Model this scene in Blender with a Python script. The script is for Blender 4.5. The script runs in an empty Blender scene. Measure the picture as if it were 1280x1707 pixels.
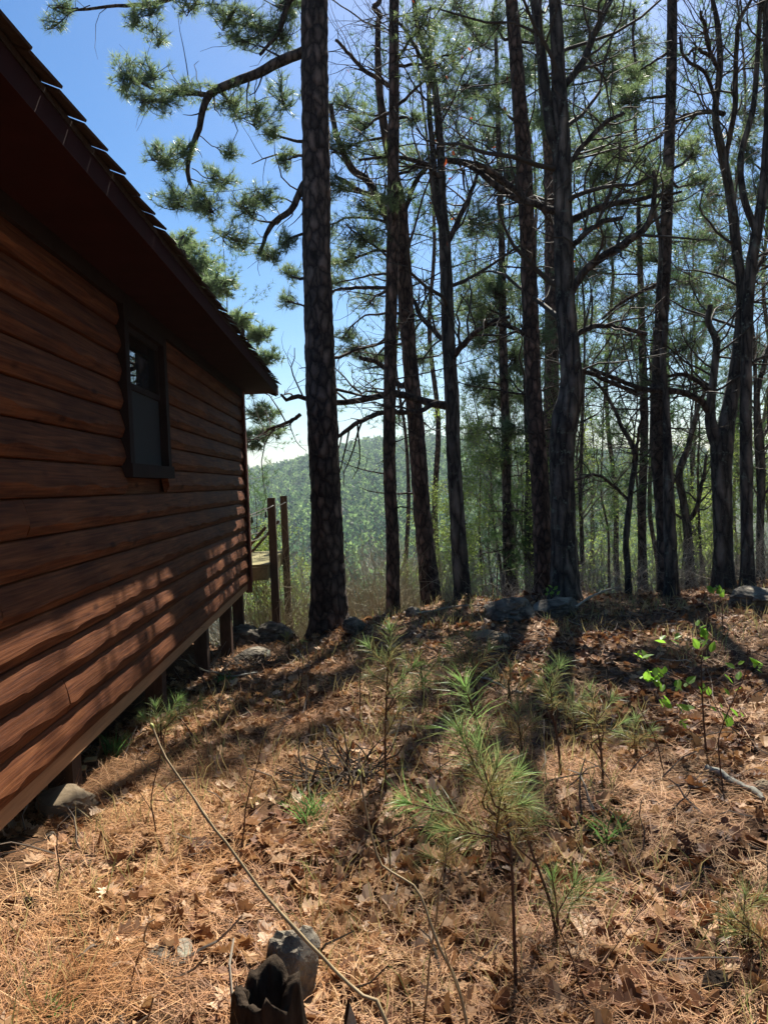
import bpy, math, random
import numpy as np
from mathutils import Matrix, Vector, Euler

rng = np.random.default_rng(7)
random.seed(7)
SC = bpy.context.scene
COL = SC.collection

# ------------------------------------------------------------------ camera
F = 1282.0                                   # focal length in photo pixels (1280 x 1707)
PITCH, ROLL = math.radians(2.12), math.radians(-2.2)
CAM = np.array([0.0, 0.0, 1.6])
Rm = Euler((math.pi / 2 - PITCH, 0, 0)).to_matrix() @ Matrix.Rotation(ROLL, 3, 'Z')
RM = np.array(Rm)
cd = bpy.data.cameras.new('camera')
cam = bpy.data.objects.new('camera', cd)
COL.objects.link(cam)
cam.matrix_world = Matrix.Translation(Vector(CAM)) @ Rm.to_4x4()
cd.sensor_fit = 'HORIZONTAL'; cd.sensor_width = 36.0; cd.lens = 36.0 * F / 1280.0
cd.clip_start = 0.05; cd.clip_end = 8000
SC.camera = cam

# ------------------------------------------------------------------ sky, sun, exposure
SUN_EL, SUN_AZ = math.radians(50), math.radians(15.5)    # azimuth from +Y towards +X
w = bpy.data.worlds.new('World'); SC.world = w; w.use_nodes = True
nt = w.node_tree
for n in list(nt.nodes): nt.nodes.remove(n)
wo = nt.nodes.new('ShaderNodeOutputWorld'); bg = nt.nodes.new('ShaderNodeBackground')
sk = nt.nodes.new('ShaderNodeTexSky'); sk.sky_type = 'NISHITA'; sk.sun_disc = False
sk.sun_elevation = SUN_EL; sk.sun_rotation = SUN_AZ
sk.air_density = 1.0; sk.dust_density = 0.7; sk.ozone_density = 2.6
bg.inputs['Strength'].default_value = 0.056
hs = nt.nodes.new('ShaderNodeHueSaturation'); hs.inputs['Saturation'].default_value = 1.38
nt.links.new(sk.outputs[0], hs.inputs['Color']); nt.links.new(hs.outputs[0], bg.inputs[0]); nt.links.new(bg.outputs[0], wo.inputs[0])
sd = bpy.data.lights.new('sun', 'SUN'); sd.energy = 5.0; sd.angle = math.radians(0.53); sd.color = (1.0, 0.94, 0.82)
sun = bpy.data.objects.new('sun', sd); COL.objects.link(sun)
sdir = Vector((math.sin(SUN_AZ) * math.cos(SUN_EL), math.cos(SUN_AZ) * math.cos(SUN_EL), math.sin(SUN_EL)))
sun.rotation_euler = sdir.to_track_quat('Z', 'Y').to_euler()
sun.location = sdir * 60
SC.view_settings.view_transform = 'Standard'; SC.view_settings.look = 'None'
SC.view_settings.gamma = 1.0; SC.view_settings.exposure = 1.35
SC.view_settings.use_curve_mapping = False
SC.render.engine = 'CYCLES'
SC.cycles.max_bounces = 6; SC.cycles.diffuse_bounces = 3; SC.cycles.glossy_bounces = 2
SC.cycles.transmission_bounces = 3; SC.cycles.volume_bounces = 0
SC.cycles.use_denoising = True

# ------------------------------------------------------------------ helpers
def ray(x, y):
    d = RM @ np.array([(x - 640) / F, (853.5 - y) / F, -1.0]); return d / d[1]

def at(x, y, Y):
    return CAM + ray(x, y) * Y

def hash3(ix, iy, iz, s=0):
    h = (ix.astype(np.int64) * 374761393 + iy.astype(np.int64) * 668265263 + iz.astype(np.int64) * 2147483647 + s * 974711) & 0xFFFFFFFF
    h = ((h ^ (h >> 13)) * 1274126177) & 0xFFFFFFFF
    h = h ^ (h >> 16)
    return (h & 0xFFFFFF) / float(0xFFFFFF)

def noise(x, y, z=0.0, s=0):
    x, y, z = np.broadcast_arrays(np.asarray(x, float), np.asarray(y, float), np.asarray(z, float))
    ix, iy, iz = np.floor(x), np.floor(y), np.floor(z)
    fx, fy, fz = x - ix, y - iy, z - iz
    fx, fy, fz = [f * f * (3 - 2 * f) for f in (fx, fy, fz)]
    r = 0
    for a in (0, 1):
        for b in (0, 1):
            for c in (0, 1):
                r = r + hash3(ix + a, iy + b, iz + c, s) * (fx if a else 1 - fx) * (fy if b else 1 - fy) * (fz if c else 1 - fz)
    return r * 2 - 1

def sstep(a, b, x):
    t = np.clip((x - a) / (b - a), 0, 1); return t * t * (3 - 2 * t)

FARY = np.array([0, 9, 22, 45, 80, 140, 220, 320, 450, 600, 720, 800, 900, 1200, 1700, 2600])
FARZ = np.array([0, -3.2, -8, -17, -27, -36, -38, -30, -9, 13, 28, 35, 33, 14, 0, -10.0])
def ground(x, y, fine=True):
    x = np.asarray(x, float); y = np.asarray(y, float)
    yn = np.clip(y, 0, 14)
    z = -0.030 * np.maximum(0, yn - 3) - 0.045 * np.maximum(0, yn - 3) * sstep(0.6, -1.8, x) + 0.012 * np.clip(x, 0, 9) * sstep(3, 9, y)
    yc = 11.1 + 0.22 * np.clip(x, -4, 9) + 3.0 * sstep(-2.6, -4.5, x)
    dlt = np.maximum(0, y - yc)
    steep = 1 - 0.5 * sstep(1.5, 8, x / np.maximum(1, y) * 14)
    zf = np.interp(dlt, FARY, FARZ)
    ang = x / np.maximum(y, 20)
    hill = 1 - 0.62 * sstep(-0.02, -0.17, ang) - 0.55 * sstep(-0.17, -0.6, ang) - 0.55 * sstep(0.07, 0.35, ang)
    zf = np.where(zf > -38, zf, zf)
    up = np.maximum(0, np.interp(dlt, FARY, np.where(FARY >= 220, FARZ + 38, 0)))
    zf = np.where(dlt > 220, -38 + up * (0.45 + 0.55 * np.clip(hill, 0, 1)), zf * np.where(dlt < 60, steep + (1 - steep) * sstep(15, 60, dlt), 1))
    z = z + zf
    z = z + noise(x / 60, y / 60, 0, 5) * np.clip((y - 60) / 200, 0, 1) * 5
    if fine:
        near = sstep(60, 20, np.hypot(x, y))
        z = z + near * (0.07 * noise(x / 1.3, y / 1.3, 0, 1) + 0.040 * noise(x / .42, y / .42, 0, 2) + 0.016 * noise(x / .15, y / .15, 0, 3))
        # hollow under the cabin so that it stands on its piers
        und = sstep(-1.75, -2.05, x + 0.036 * y) * sstep(12.5, 11.0, y)
        z = z - und * 0.22 * sstep(8, 5, y) + und * sstep(-2.2, -3.6, x) * sstep(4, 8, y) * 0.42
    return z

def g1(x, y): return float(ground(np.array([x]), np.array([y]))[0])

def hit(px, py, y0=1.2, y1=40):
    """where the ray of a photo pixel meets the near ground"""
    r = ray(px, py); ys = np.linspace(y0, y1, 3000)
    zz = CAM[2] + r[2] * ys; gg = ground(r[0] * ys, ys)
    k = int(np.argmax(zz < gg)) if (zz < gg)[ys < 12.8].any() else int(np.argmin(np.abs(zz - gg)[ys < 12.8]))
    Y = ys[k]
    return np.array([r[0] * Y, Y, float(gg[k])])

class MB:
    def __init__(s): s.v = []; s.n = 0; s.f = {3: [], 4: []}; s.t = {3: [], 4: []}; s.m = {3: [], 4: []}
    def add(s, v, f, tint=0.5, mat=0):
        v = np.asarray(v, float).reshape(-1, 3); f = np.asarray(f, np.int64)
        k = f.shape[1]
        s.v.append(v); s.f[k].append(f + s.n); s.n += len(v)
        s.t[k].append(np.broadcast_to(np.asarray(tint, float), (len(f),)).copy())
        s.m[k].append(np.full(len(f), mat, np.int32))
    def box(s, lo, hi, tint=0.5, mat=0, M=None):
        x0, y0, z0 = lo; x1, y1, z1 = hi
        v = np.array([[x0,y0,z0],[x1,y0,z0],[x1,y1,z0],[x0,y1,z0],[x0,y0,z1],[x1,y0,z1],[x1,y1,z1],[x0,y1,z1]], float)
        if M is not None: v = v @ np.array(M.to_3x3()).T + np.array(M.translation)
        s.add(v, [[0,3,2,1],[4,5,6,7],[0,1,5,4],[1,2,6,5],[2,3,7,6],[3,0,4,7]], tint, mat)
    def mesh(s, name, mats, smooth=False):
        me = bpy.data.meshes.new(name)
        V = np.concatenate(s.v) if s.v else np.zeros((0, 3))
        t = np.concatenate(s.f[3]) if s.f[3] else np.zeros((0, 3), np.int64)
        q = np.concatenate(s.f[4]) if s.f[4] else np.zeros((0, 4), np.int64)
        nl = len(t) * 3 + len(q) * 4; npoly = len(t) + len(q)
        me.vertices.add(len(V)); me.vertices.foreach_set('co', V.ravel())
        me.loops.add(nl); me.loops.foreach_set('vertex_index', np.concatenate([t.ravel(), q.ravel()]).astype(np.int32))
        me.polygons.add(npoly)
        ls = np.concatenate([np.arange(len(t)) * 3, len(t) * 3 + np.arange(len(q)) * 4]).astype(np.int32)
        me.polygons.foreach_set('loop_start', ls)
        for m in (mats if isinstance(mats, (list, tuple)) else [mats]): me.materials.append(m)
        mi = np.concatenate(s.m[3] + s.m[4]) if npoly else np.zeros(0, np.int32)
        me.polygons.foreach_set('material_index', mi)
        me.polygons.foreach_set('use_smooth', np.full(npoly, bool(smooth)))
        me.update(calc_edges=True); me.validate()
        if len(me.polygons) == npoly:
            a = me.attributes.new('tint', 'FLOAT', 'FACE')
            a.data.foreach_set('value', np.concatenate(s.t[3] + s.t[4]).astype(np.float32) if npoly else np.zeros(0, np.float32))
        return me
    def build(s, name, mats, parent=None, smooth=False):
        return link(name, s.mesh(name, mats, smooth), parent)

def link(name, me, parent=None):
    o = bpy.data.objects.new(name, me); COL.objects.link(o)
    if parent is not None: o.parent = parent
    return o

def empty(name, loc=(0, 0, 0), rz=0):
    o = bpy.data.objects.new(name, None); COL.objects.link(o); o.location = loc; o.rotation_euler = (0, 0, rz)
    o.empty_display_size = 0.2
    return o

def tag(o, label=None, cat=None, group=None, kind=None):
    if label: o['label'] = label
    if cat: o['category'] = cat
    if group: o['group'] = group
    if kind: o['kind'] = kind
    return o

def norm(v): return v / np.maximum(1e-9, np.linalg.norm(v, axis=-1, keepdims=True))

def tubes(mb, P, R, k=5, tint=0.5, mat=0, cap=False):
    """P (N,m,3) polylines, R (N,m) radii -> tubes with k sides"""
    P = np.asarray(P, float); R = np.asarray(R, float)
    if P.ndim == 2: P = P[None]; R = R[None]
    N, m, _ = P.shape
    T = np.empty_like(P); T[:, 1:-1] = P[:, 2:] - P[:, :-2]; T[:, 0] = P[:, 1] - P[:, 0]; T[:, -1] = P[:, -1] - P[:, -2]
    T = norm(T)
    md = norm(P[:, -1] - P[:, 0])
    ref = np.where(np.abs(md[:, 2:3]) > 0.8, np.array([[1.0, 0.13, 0]]), np.array([[0.1, 0.05, 1.0]]))[:, None, :]
    A = norm(np.cross(T, np.broadcast_to(ref, T.shape))); B = np.cross(T, A)
    a = np.arange(k) / k * 2 * math.pi
    V = P[:, :, None, :] + R[:, :, None, None] * (A[:, :, None, :] * np.cos(a)[None, None, :, None] + B[:, :, None, :] * np.sin(a)[None, None, :, None])
    V = V.reshape(-1, 3)
    base = (np.arange(N) * m * k)[:, None, None]
    i = (np.arange(m - 1) * k)[None, :, None]; j = np.arange(k)[None, None, :]; j2 = (j + 1) % k
    f = np.stack([base + i + j, base + i + j2, base + i + k + j2, base + i + k + j], -1).reshape(-1, 4)
    tt = np.repeat(np.broadcast_to(np.asarray(tint, float), (N,)), (m - 1) * k)
    mb.add(V, f, tt, mat)
    return V.reshape(N, m, k, 3)

def smooth_path(pts, n):
    """Catmull-Rom resample of a polyline whose rows may carry extra columns"""
    pts = np.asarray(pts, float)
    if len(pts) == 2: return pts[0] + (pts[1] - pts[0]) * np.linspace(0, 1, n)[:, None]
    d = np.concatenate([[0], np.cumsum(np.linalg.norm(np.diff(pts[:, :3], axis=0), axis=1))])
    t = np.linspace(0, d[-1], n)
    out = np.empty((n, pts.shape[1]))
    p = np.vstack([2 * pts[0] - pts[1], pts, 2 * pts[-1] - pts[-2]])
    k = np.clip(np.searchsorted(d, t, 'right') - 1, 0, len(pts) - 2)
    u = ((t - d[k]) / np.maximum(1e-9, d[k + 1] - d[k]))[:, None]
    a, b, c, e = p[k], p[k + 1], p[k + 2], p[k + 3]
    out = 0.5 * ((2 * b) + (-a + c) * u + (2 * a - 5 * b + 4 * c - e) * u ** 2 + (-a + 3 * b - 3 * c + e) * u ** 3)
    return out

def rdir(n):
    v = rng.normal(size=(n, 3)); return norm(v)

def tufts(mb, Cn, D, n, L, wid, spread=0.9, along=0.0, tint=0.5, tj=0.25, mat=0, droop=0.0):
    """needle tufts: N centres with directions, n needles each, one thin triangle a needle"""
    Cn = np.asarray(Cn, float); D = norm(np.asarray(D, float)); N = len(Cn)
    if N == 0: return
    r = rdir(N * n).reshape(N, n, 3)
    d = norm(D[:, None, :] * (1.05 - spread * rng.random((N, n, 1))) + r * spread * 0.85)
    Ls = L * (0.65 + 0.5 * rng.random((N, n, 1)))
    b = Cn[:, None, :] - D[:, None, :] * along * rng.random((N, n, 1))
    tip = b + d * Ls; tip[..., 2] -= droop * Ls[..., 0]
    sidev = norm(np.cross(d, rdir(N * n).reshape(N, n, 3))) * wid
    V = np.stack([b - sidev * .5, b + sidev * .5, tip], 2).reshape(-1, 3)
    f = np.arange(N * n * 3).reshape(-1, 3)
    tt = (np.broadcast_to(np.asarray(tint, float), (N,))[:, None] + (rng.random((N, n)) - .5) * tj).ravel()
    mb.add(V, f, np.clip(tt, 0, 1), mat)

# ------------------------------------------------------------------ materials
def mat(name):
    m = bpy.data.materials.new(name); m.use_nodes = True
    t = m.node_tree
    for n in list(t.nodes): t.nodes.remove(n)
    o = t.nodes.new('ShaderNodeOutputMaterial')
    return m, t, o

def N(t, typ, **kw):
    n = t.nodes.new('ShaderNode' + typ)
    for k, v in kw.items(): setattr(n, k, v)
    return n

def ramp(t, stops, fac=None, interp='LINEAR'):
    n = N(t, 'ValToRGB'); cr = n.color_ramp; cr.interpolation = interp
    while len(cr.elements) < len(stops): cr.elements.new(0.5)
    for e, (p, c) in zip(cr.elements, stops): e.position = p; e.color = (*c, 1)
    if fac is not None: t.links.new(fac, n.inputs[0])
    return n

def tintnode(t):
    a = N(t, 'Attribute'); a.attribute_name = 'tint'; return a.outputs['Fac']

def leafmat(name, stops, trans=0.4, rough=0.55, spec=0.3, tgain=1.6):
    m, t, o = mat(name)
    r = ramp(t, stops, tintnode(t))
    p = N(t, 'BsdfPrincipled'); t.links.new(r.outputs[0], p.inputs['Base Color'])
    p.inputs['Roughness'].default_value = rough; p.inputs['Specular IOR Level'].default_value = spec
    if trans > 0:
        tr = N(t, 'BsdfTranslucent'); mx = N(t, 'MixShader'); mx.inputs[0].default_value = trans
        ml = N(t, 'VectorMath', operation='SCALE'); ml.inputs['Scale'].default_value = tgain
        t.links.new(r.outputs[0], ml.inputs[0]); t.links.new(ml.outputs[0], tr.inputs[0])
        t.links.new(p.outputs[0], mx.inputs[1]); t.links.new(tr.outputs[0], mx.inputs[2]); t.links.new(mx.outputs[0], o.inputs[0])
    else: t.links.new(p.outputs[0], o.inputs[0])
    return m

def barkmat(name, c0, c1, c2, scale=(14, 14, 4), bump=0.6, lichen=None, rough=0.9):
    m, t, o = mat(name)
    tc = N(t, 'TexCoord'); mp = N(t, 'Mapping'); mp.inputs['Scale'].default_value = scale
    t.links.new(tc.outputs['Object'], mp.inputs[0])
    ns = N(t, 'TexNoise'); ns.inputs['Scale'].default_value = 1.2; ns.inputs['Detail'].default_value = 6; ns.inputs['Roughness'].default_value = .6
    t.links.new(mp.outputs[0], ns.inputs['Vector'])
    mix = N(t, 'MixRGB'); mix.inputs[0].default_value = 0.6
    t.links.new(mp.outputs[0], mix.inputs[1]); t.links.new(ns.outputs['Color'], mix.inputs[2])
    vo = N(t, 'TexVoronoi', feature='DISTANCE_TO_EDGE'); vo.inputs['Scale'].default_value = 1.0
    t.links.new(mix.outputs[0], vo.inputs['Vector'])
    r0_ = ramp(t, [(0.0, c0), (0.09, c1), (0.4, c2)], vo.outputs['Distance'])
    v2 = N(t, 'TexVoronoi'); v2.inputs['Scale'].default_value = 1.0; t.links.new(mix.outputs[0], v2.inputs['Vector'])
    sp_ = N(t, 'SeparateColor'); t.links.new(v2.outputs['Color'], sp_.inputs[0])
    pr = ramp(t, [(0.0, (0.5, 0.5, 0.52)), (1.0, (1.45, 1.40, 1.34))], sp_.outputs[0])
    r = N(t, 'MixRGB', blend_type='MULTIPLY'); r.inputs[0].default_value = 1.0
    t.links.new(r0_.outputs[0], r.inputs[1]); t.links.new(pr.outputs[0], r.inputs[2])
    n2 = N(t, 'TexNoise'); n2.inputs['Scale'].default_value = 7; n2.inputs['Detail'].default_value = 6
    t.links.new(tc.outputs['Object'], n2.inputs['Vector'])
    m2 = N(t, 'MixRGB', blend_type='MULTIPLY'); m2.inputs[0].default_value = 0.75
    rr = ramp(t, [(0.25, (0.45, 0.42, 0.42)), (0.75, (1.25, 1.2, 1.15))], n2.outputs[0])
    t.links.new(r.outputs[0], m2.inputs[1]); t.links.new(rr.outputs[0], m2.inputs[2])
    col = m2.outputs[0]
    if lichen:
        n3 = N(t, 'TexNoise'); n3.inputs['Scale'].default_value = 9; n3.inputs['Detail'].default_value = 8; n3.inputs['Roughness'].default_value = .7
        t.links.new(tc.outputs['Object'], n3.inputs['Vector'])
        lr = ramp(t, [(0.57, (0, 0, 0)), (0.66, (1, 1, 1))], n3.outputs[0])
        m3 = N(t, 'MixRGB'); t.links.new(lr.outputs[0], m3.inputs[0]); t.links.new(col, m3.inputs[1]); m3.inputs[2].default_value = (*lichen, 1)
        col = m3.outputs[0]
    p = N(t, 'BsdfPrincipled'); p.inputs['Roughness'].default_value = rough; p.inputs['Specular IOR Level'].default_value = 0.25
    t.links.new(col, p.inputs['Base Color'])
    ad = N(t, 'MixRGB', blend_type='ADD'); ad.inputs[0].default_value = 0.4
    cl = N(t, 'MapRange'); cl.inputs['From Max'].default_value = 0.25; t.links.new(vo.outputs['Distance'], cl.inputs[0])
    t.links.new(cl.outputs[0], ad.inputs[1]); t.links.new(n2.outputs[0], ad.inputs[2])
    b = N(t, 'Bump'); b.inputs['Strength'].default_value = bump; b.inputs['Distance'].default_value = 0.03
    t.links.new(ad.outputs[0], b.inputs['Height']); t.links.new(b.outputs[0], p.inputs['Normal'])
    t.links.new(p.outputs[0], o.inputs[0])
    return m

def plain(name, c, rough=0.7, spec=0.3, var=0.3, scale=6.0, bump=0.0, stretch=(1, 1, 1), metallic=0.0):
    m, t, o = mat(name)
    tc = N(t, 'TexCoord'); mp = N(t, 'Mapping'); mp.inputs['Scale'].default_value = stretch
    t.links.new(tc.outputs['Object'], mp.inputs[0])
    ns = N(t, 'TexNoise'); ns.inputs['Scale'].default_value = scale; ns.inputs['Detail'].default_value = 7; ns.inputs['Roughness'].default_value = .62
    t.links.new(mp.outputs[0], ns.inputs['Vector'])
    a = [x * (1 - var) for x in c]; b = [x * (1 + var) for x in c]
    r = ramp(t, [(0.3, a), (0.7, b)], ns.outputs[0])
    p = N(t, 'BsdfPrincipled'); p.inputs['Roughness'].default_value = rough; p.inputs['Specular IOR Level'].default_value = spec; p.inputs['Metallic'].default_value = metallic
    t.links.new(r.outputs[0], p.inputs['Base Color'])
    if bump:
        bn = N(t, 'Bump'); bn.inputs['Strength'].default_value = bump; bn.inputs['Distance'].default_value = 0.02
        t.links.new(ns.outputs[0], bn.inputs['Height']); t.links.new(bn.outputs[0], p.inputs['Normal'])
    t.links.new(p.outputs[0], o.inputs[0])
    return m

def logmat():
    m, t, o = mat('stained_cedar_log')
    tc = N(t, 'TexCoord'); oi = N(t, 'ObjectInfo')
    mp = N(t, 'Mapping'); mp.inputs['Scale'].default_value = (9, 0.9, 14)
    cb = N(t, 'CombineXYZ'); ml = N(t, 'Math', operation='MULTIPLY'); ml.inputs[1].default_value = 37.0
    t.links.new(oi.outputs['Random'], ml.inputs[0]); t.links.new(ml.outputs[0], cb.inputs[1])
    av = N(t, 'VectorMath', operation='ADD'); t.links.new(tc.outputs['Object'], av.inputs[0]); t.links.new(cb.outputs[0], av.inputs[1])
    t.links.new(av.outputs[0], mp.inputs[0])
    ns = N(t, 'TexNoise'); ns.inputs['Scale'].default_value = 2.2; ns.inputs['Detail'].default_value = 6; ns.inputs['Distortion'].default_value = 0.6
    t.links.new(mp.outputs[0], ns.inputs['Vector'])
    r = ramp(t, [(0.25, (0.048, 0.016, 0.008)), (0.45, (0.118, 0.041, 0.017)), (0.62, (0.165, 0.062, 0.025)), (0.85, (0.28, 0.118, 0.048))], ns.outputs[0])
    # knots and blotches
    vo = N(t, 'TexVoronoi'); vo.inputs['Scale'].default_value = 1.0
    m2 = N(t, 'Mapping'); m2.inputs['Scale'].default_value = (3, 2.3, 6); t.links.new(av.outputs[0], m2.inputs[0]); t.links.new(m2.outputs[0], vo.inputs['Vector'])
    kr = ramp(t, [(0.06, (0.28, 0.22, 0.2)), (0.16, (1, 1, 1))], vo.outputs['Distance'])
    mx = N(t, 'MixRGB', blend_type='MULTIPLY'); mx.inputs[0].default_value = 0.85
    t.links.new(r.outputs[0], mx.inputs[1]); t.links.new(kr.outputs[0], mx.inputs[2])
    n3 = N(t, 'TexNoise'); n3.inputs['Scale'].default_value = 1.7; n3.inputs['Detail'].default_value = 4; t.links.new(av.outputs[0], n3.inputs['Vector'])
    r3 = ramp(t, [(0.3, (0.62, 0.55, 0.55)), (0.65, (1.1, 1.08, 1.05))], n3.outputs[0])
    m4 = N(t, 'MixRGB', blend_type='MULTIPLY'); m4.inputs[0].default_value = 0.8
    t.links.new(mx.outputs[0], m4.inputs[1]); t.links.new(r3.outputs[0], m4.inputs[2])
    p = N(t, 'BsdfPrincipled'); t.links.new(m4.outputs[0], p.inputs['Base Color'])
    p.inputs['Roughness'].default_value = 0.7; p.inputs['Specular IOR Level'].default_value = 0.12
    gm = N(t, 'Mapping'); gm.inputs['Scale'].default_value = (60, 2.2, 95); t.links.new(av.outputs[0], gm.inputs[0])
    gn = N(t, 'TexNoise'); gn.inputs['Scale'].default_value = 1.0; gn.inputs['Detail'].default_value = 5; t.links.new(gm.outputs[0], gn.inputs['Vector'])
    gr_ = ramp(t, [(0.35, (0.62, 0.58, 0.55)), (0.6, (1.12, 1.12, 1.12))], gn.outputs[0])
    mg = N(t, 'MixRGB', blend_type='MULTIPLY'); mg.inputs[0].default_value = 0.8
    t.links.new(m4.outputs[0], mg.inputs[1]); t.links.new(gr_.outputs[0], mg.inputs[2]); t.links.new(mg.outputs[0], p.inputs['Base Color'])
    b = N(t, 'Bump'); b.inputs['Strength'].default_value = 0.5; b.inputs['Distance'].default_value = 0.006
    t.links.new(gn.outputs[0], b.inputs['Height']); t.links.new(b.outputs[0], p.inputs['Normal'])
    t.links.new(p.outputs[0], o.inputs[0])
    return m

def groundmat():
    m, t, o = mat('forest_floor')
    tc = N(t, 'TexCoord')
    ns = N(t, 'TexNoise'); ns.inputs['Scale'].default_value = 1.1; ns.inputs['Detail'].default_value = 5
    t.links.new(tc.outputs['Object'], ns.inputs['Vector'])
    vo = N(t, 'TexVoronoi'); vo.inputs['Scale'].default_value = 24; vo.inputs['Randomness'].default_value = 1
    t.links.new(tc.outputs['Object'], vo.inputs['Vector'])
    wn = N(t, 'TexNoise'); wn.inputs['Scale'].default_value = 60; wn.inputs['Detail'].default_value = 6; wn.inputs['Roughness'].default_value = .7; wn.inputs['Distortion'].default_value = 1.5
    t.links.new(tc.outputs['Object'], wn.inputs['Vector'])
    r1 = ramp(t, [(0.3, (0.045, 0.022, 0.012)), (0.5, (0.125, 0.065, 0.031)), (0.7, (0.22, 0.12, 0.058))], wn.outputs[0])
    r2 = ramp(t, [(0.0, (0.17, 0.09, 0.047)), (0.5, (0.085, 0.04, 0.022)), (1.0, (0.23, 0.14, 0.078))], vo.outputs['Color'])
    rm = ramp(t, [(0.42, (0, 0, 0)), (0.6, (1, 1, 1))], ns.outputs[0])
    mx = N(t, 'MixRGB'); t.links.new(rm.outputs[0], mx.inputs[0]); t.links.new(r1.outputs[0], mx.inputs[1]); t.links.new(r2.outputs[0], mx.inputs[2])
    # far slopes carry leafless scrub and pine duff: greyer with distance along the land
    sx = N(t, 'SeparateXYZ'); t.links.new(tc.outputs['Object'], sx.inputs[0])
    mr = N(t, 'MapRange'); mr.inputs['From Min'].default_value = 14; mr.inputs['From Max'].default_value = 60; t.links.new(sx.outputs['Y'], mr.inputs[0])
    rf = ramp(t, [(0.35, (0.03, 0.05, 0.022)), (0.65, (0.075, 0.08, 0.045))], ns.outputs[0])
    m2 = N(t, 'MixRGB'); t.links.new(mr.outputs[0], m2.inputs[0]); t.links.new(mx.outputs[0], m2.inputs[1]); t.links.new(rf.outputs[0], m2.inputs[2])
    p = N(t, 'BsdfPrincipled'); p.inputs['Roughness'].default_value = 0.95; p.inputs['Specular IOR Level'].default_value = 0.15
    t.links.new(m2.outputs[0], p.inputs['Base Color'])
    b = N(t, 'Bump'); b.inputs['Strength'].default_value = 0.9; b.inputs['Distance'].default_value = 0.02
    t.links.new(wn.outputs[0], b.inputs['Height']); t.links.new(b.outputs[0], p.inputs['Normal'])
    t.links.new(p.outputs[0], o.inputs[0])
    return m

M = {}
M['ground'] = groundmat()
M['log'] = logmat()
M['pinebark'] = barkmat('pine_bark', (0.030, 0.024, 0.021), (0.075, 0.058, 0.051), (0.17, 0.132, 0.112), (23, 23, 12), 0.9)
M['redbark'] = barkmat('reddish_pine_bark', (0.042, 0.030, 0.024), (0.10, 0.070, 0.056), (0.23, 0.155, 0.12), (28, 28, 13), 0.9)
M['oakbark'] = barkmat('oak_bark', (0.032, 0.028, 0.025), (0.080, 0.070, 0.061), (0.18, 0.157, 0.134), (22, 22, 5), 0.9, lichen=(0.16, 0.18, 0.14))
M['limb'] = barkmat('limb_bark', (0.024, 0.020, 0.017), (0.065, 0.052, 0.043), (0.13, 0.105, 0.086), (30, 30, 12), 0.5)
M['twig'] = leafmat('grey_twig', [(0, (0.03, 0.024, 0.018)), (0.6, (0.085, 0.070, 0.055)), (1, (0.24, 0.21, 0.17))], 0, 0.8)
M['twig_far'] = leafmat('grey_twig_painted_sun', [(0, (0.10, 0.085, 0.065)), (0.5, (0.26, 0.225, 0.175)), (1, (0.45, 0.40, 0.32))], 0, 0.8)  # paler copy of the grey twig: sunlight is put into the colour
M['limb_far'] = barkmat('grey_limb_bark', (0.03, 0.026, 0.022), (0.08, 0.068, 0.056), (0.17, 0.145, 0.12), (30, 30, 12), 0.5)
M['brush'] = leafmat('tan_brush', [(0, (0.20, 0.16, 0.10)), (0.5, (0.36, 0.31, 0.21)), (1, (0.52, 0.48, 0.33))], 0, 0.85, 0.15)
M['needle'] = leafmat('pine_needles', [(0, (0.045, 0.072, 0.036)), (0.5, (0.105, 0.155, 0.068)), (1, (0.21, 0.26, 0.10))], 0.5, 0.42, 0.4, 1.8)
M['needle_far'] = leafmat('far_pine_needles', [(0, (0.020, 0.050, 0.024)), (0.5, (0.070, 0.125, 0.046)), (1, (0.17, 0.25, 0.08))], 0.42, 0.6, 0.1, 1.7)
M['seedling'] = leafmat('seedling_needles', [(0, (0.27, 0.16, 0.06)), (0.3, (0.24, 0.22, 0.09)), (0.65, (0.15, 0.21, 0.08)), (1, (0.19, 0.32, 0.09))], 0.45, 0.42, 0.4, 1.7)
M['spring'] = leafmat('spring_leaves', [(0, (0.09, 0.13, 0.03)), (0.5, (0.18, 0.24, 0.055)), (1, (0.30, 0.36, 0.10))], 0.55, 0.5, 0.3, 1.8)
M['leafgreen'] = leafmat('bright_green_leaf', [(0, (0.09, 0.2, 0.02)), (1, (0.2, 0.36, 0.04))], 0.55, 0.4, 0.4, 1.8)
M['grass'] = leafmat('grass_blade', [(0, (0.05, 0.12, 0.03)), (1, (0.14, 0.27, 0.07))], 0.4, 0.45, 0.4, 1.6)
M['deadleaf'] = leafmat('dry_oak_leaf', [(0, (0.075, 0.028, 0.014)), (0.25, (0.20, 0.082, 0.034)), (0.55, (0.37, 0.205, 0.090)), (0.85, (0.54, 0.35, 0.205)), (1, (0.72, 0.55, 0.40))], 0.22, 0.6, 0.3, 1.3)
M['redleaf'] = leafmat('red_oak_leaf', [(0, (0.16, 0.03, 0.012)), (1, (0.36, 0.09, 0.03))], 0.45, 0.6, 0.3, 1.8)
M['straw'] = leafmat('pine_straw', [(0, (0.14, 0.055, 0.019)), (0.5, (0.40, 0.19, 0.075)), (1, (0.64, 0.40, 0.19))], 0.15, 0.6, 0.3, 1.3)
M['drygrass'] = leafmat('dry_grass', [(0, (0.42, 0.31, 0.15)), (0.5, (0.30, 0.26, 0.11)), (1, (0.16, 0.21, 0.06))], 0.35, 0.6, 0.3, 1.4)
M['groundtwig'] = leafmat('fallen_twig', [(0, (0.05, 0.035, 0.025)), (0.6, (0.15, 0.11, 0.08)), (1, (0.33, 0.28, 0.22))], 0, 0.8)
M['stemred'] = plain('seedling_stem', (0.10, 0.055, 0.035), 0.8, 0.2, 0.4, 30)
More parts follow.
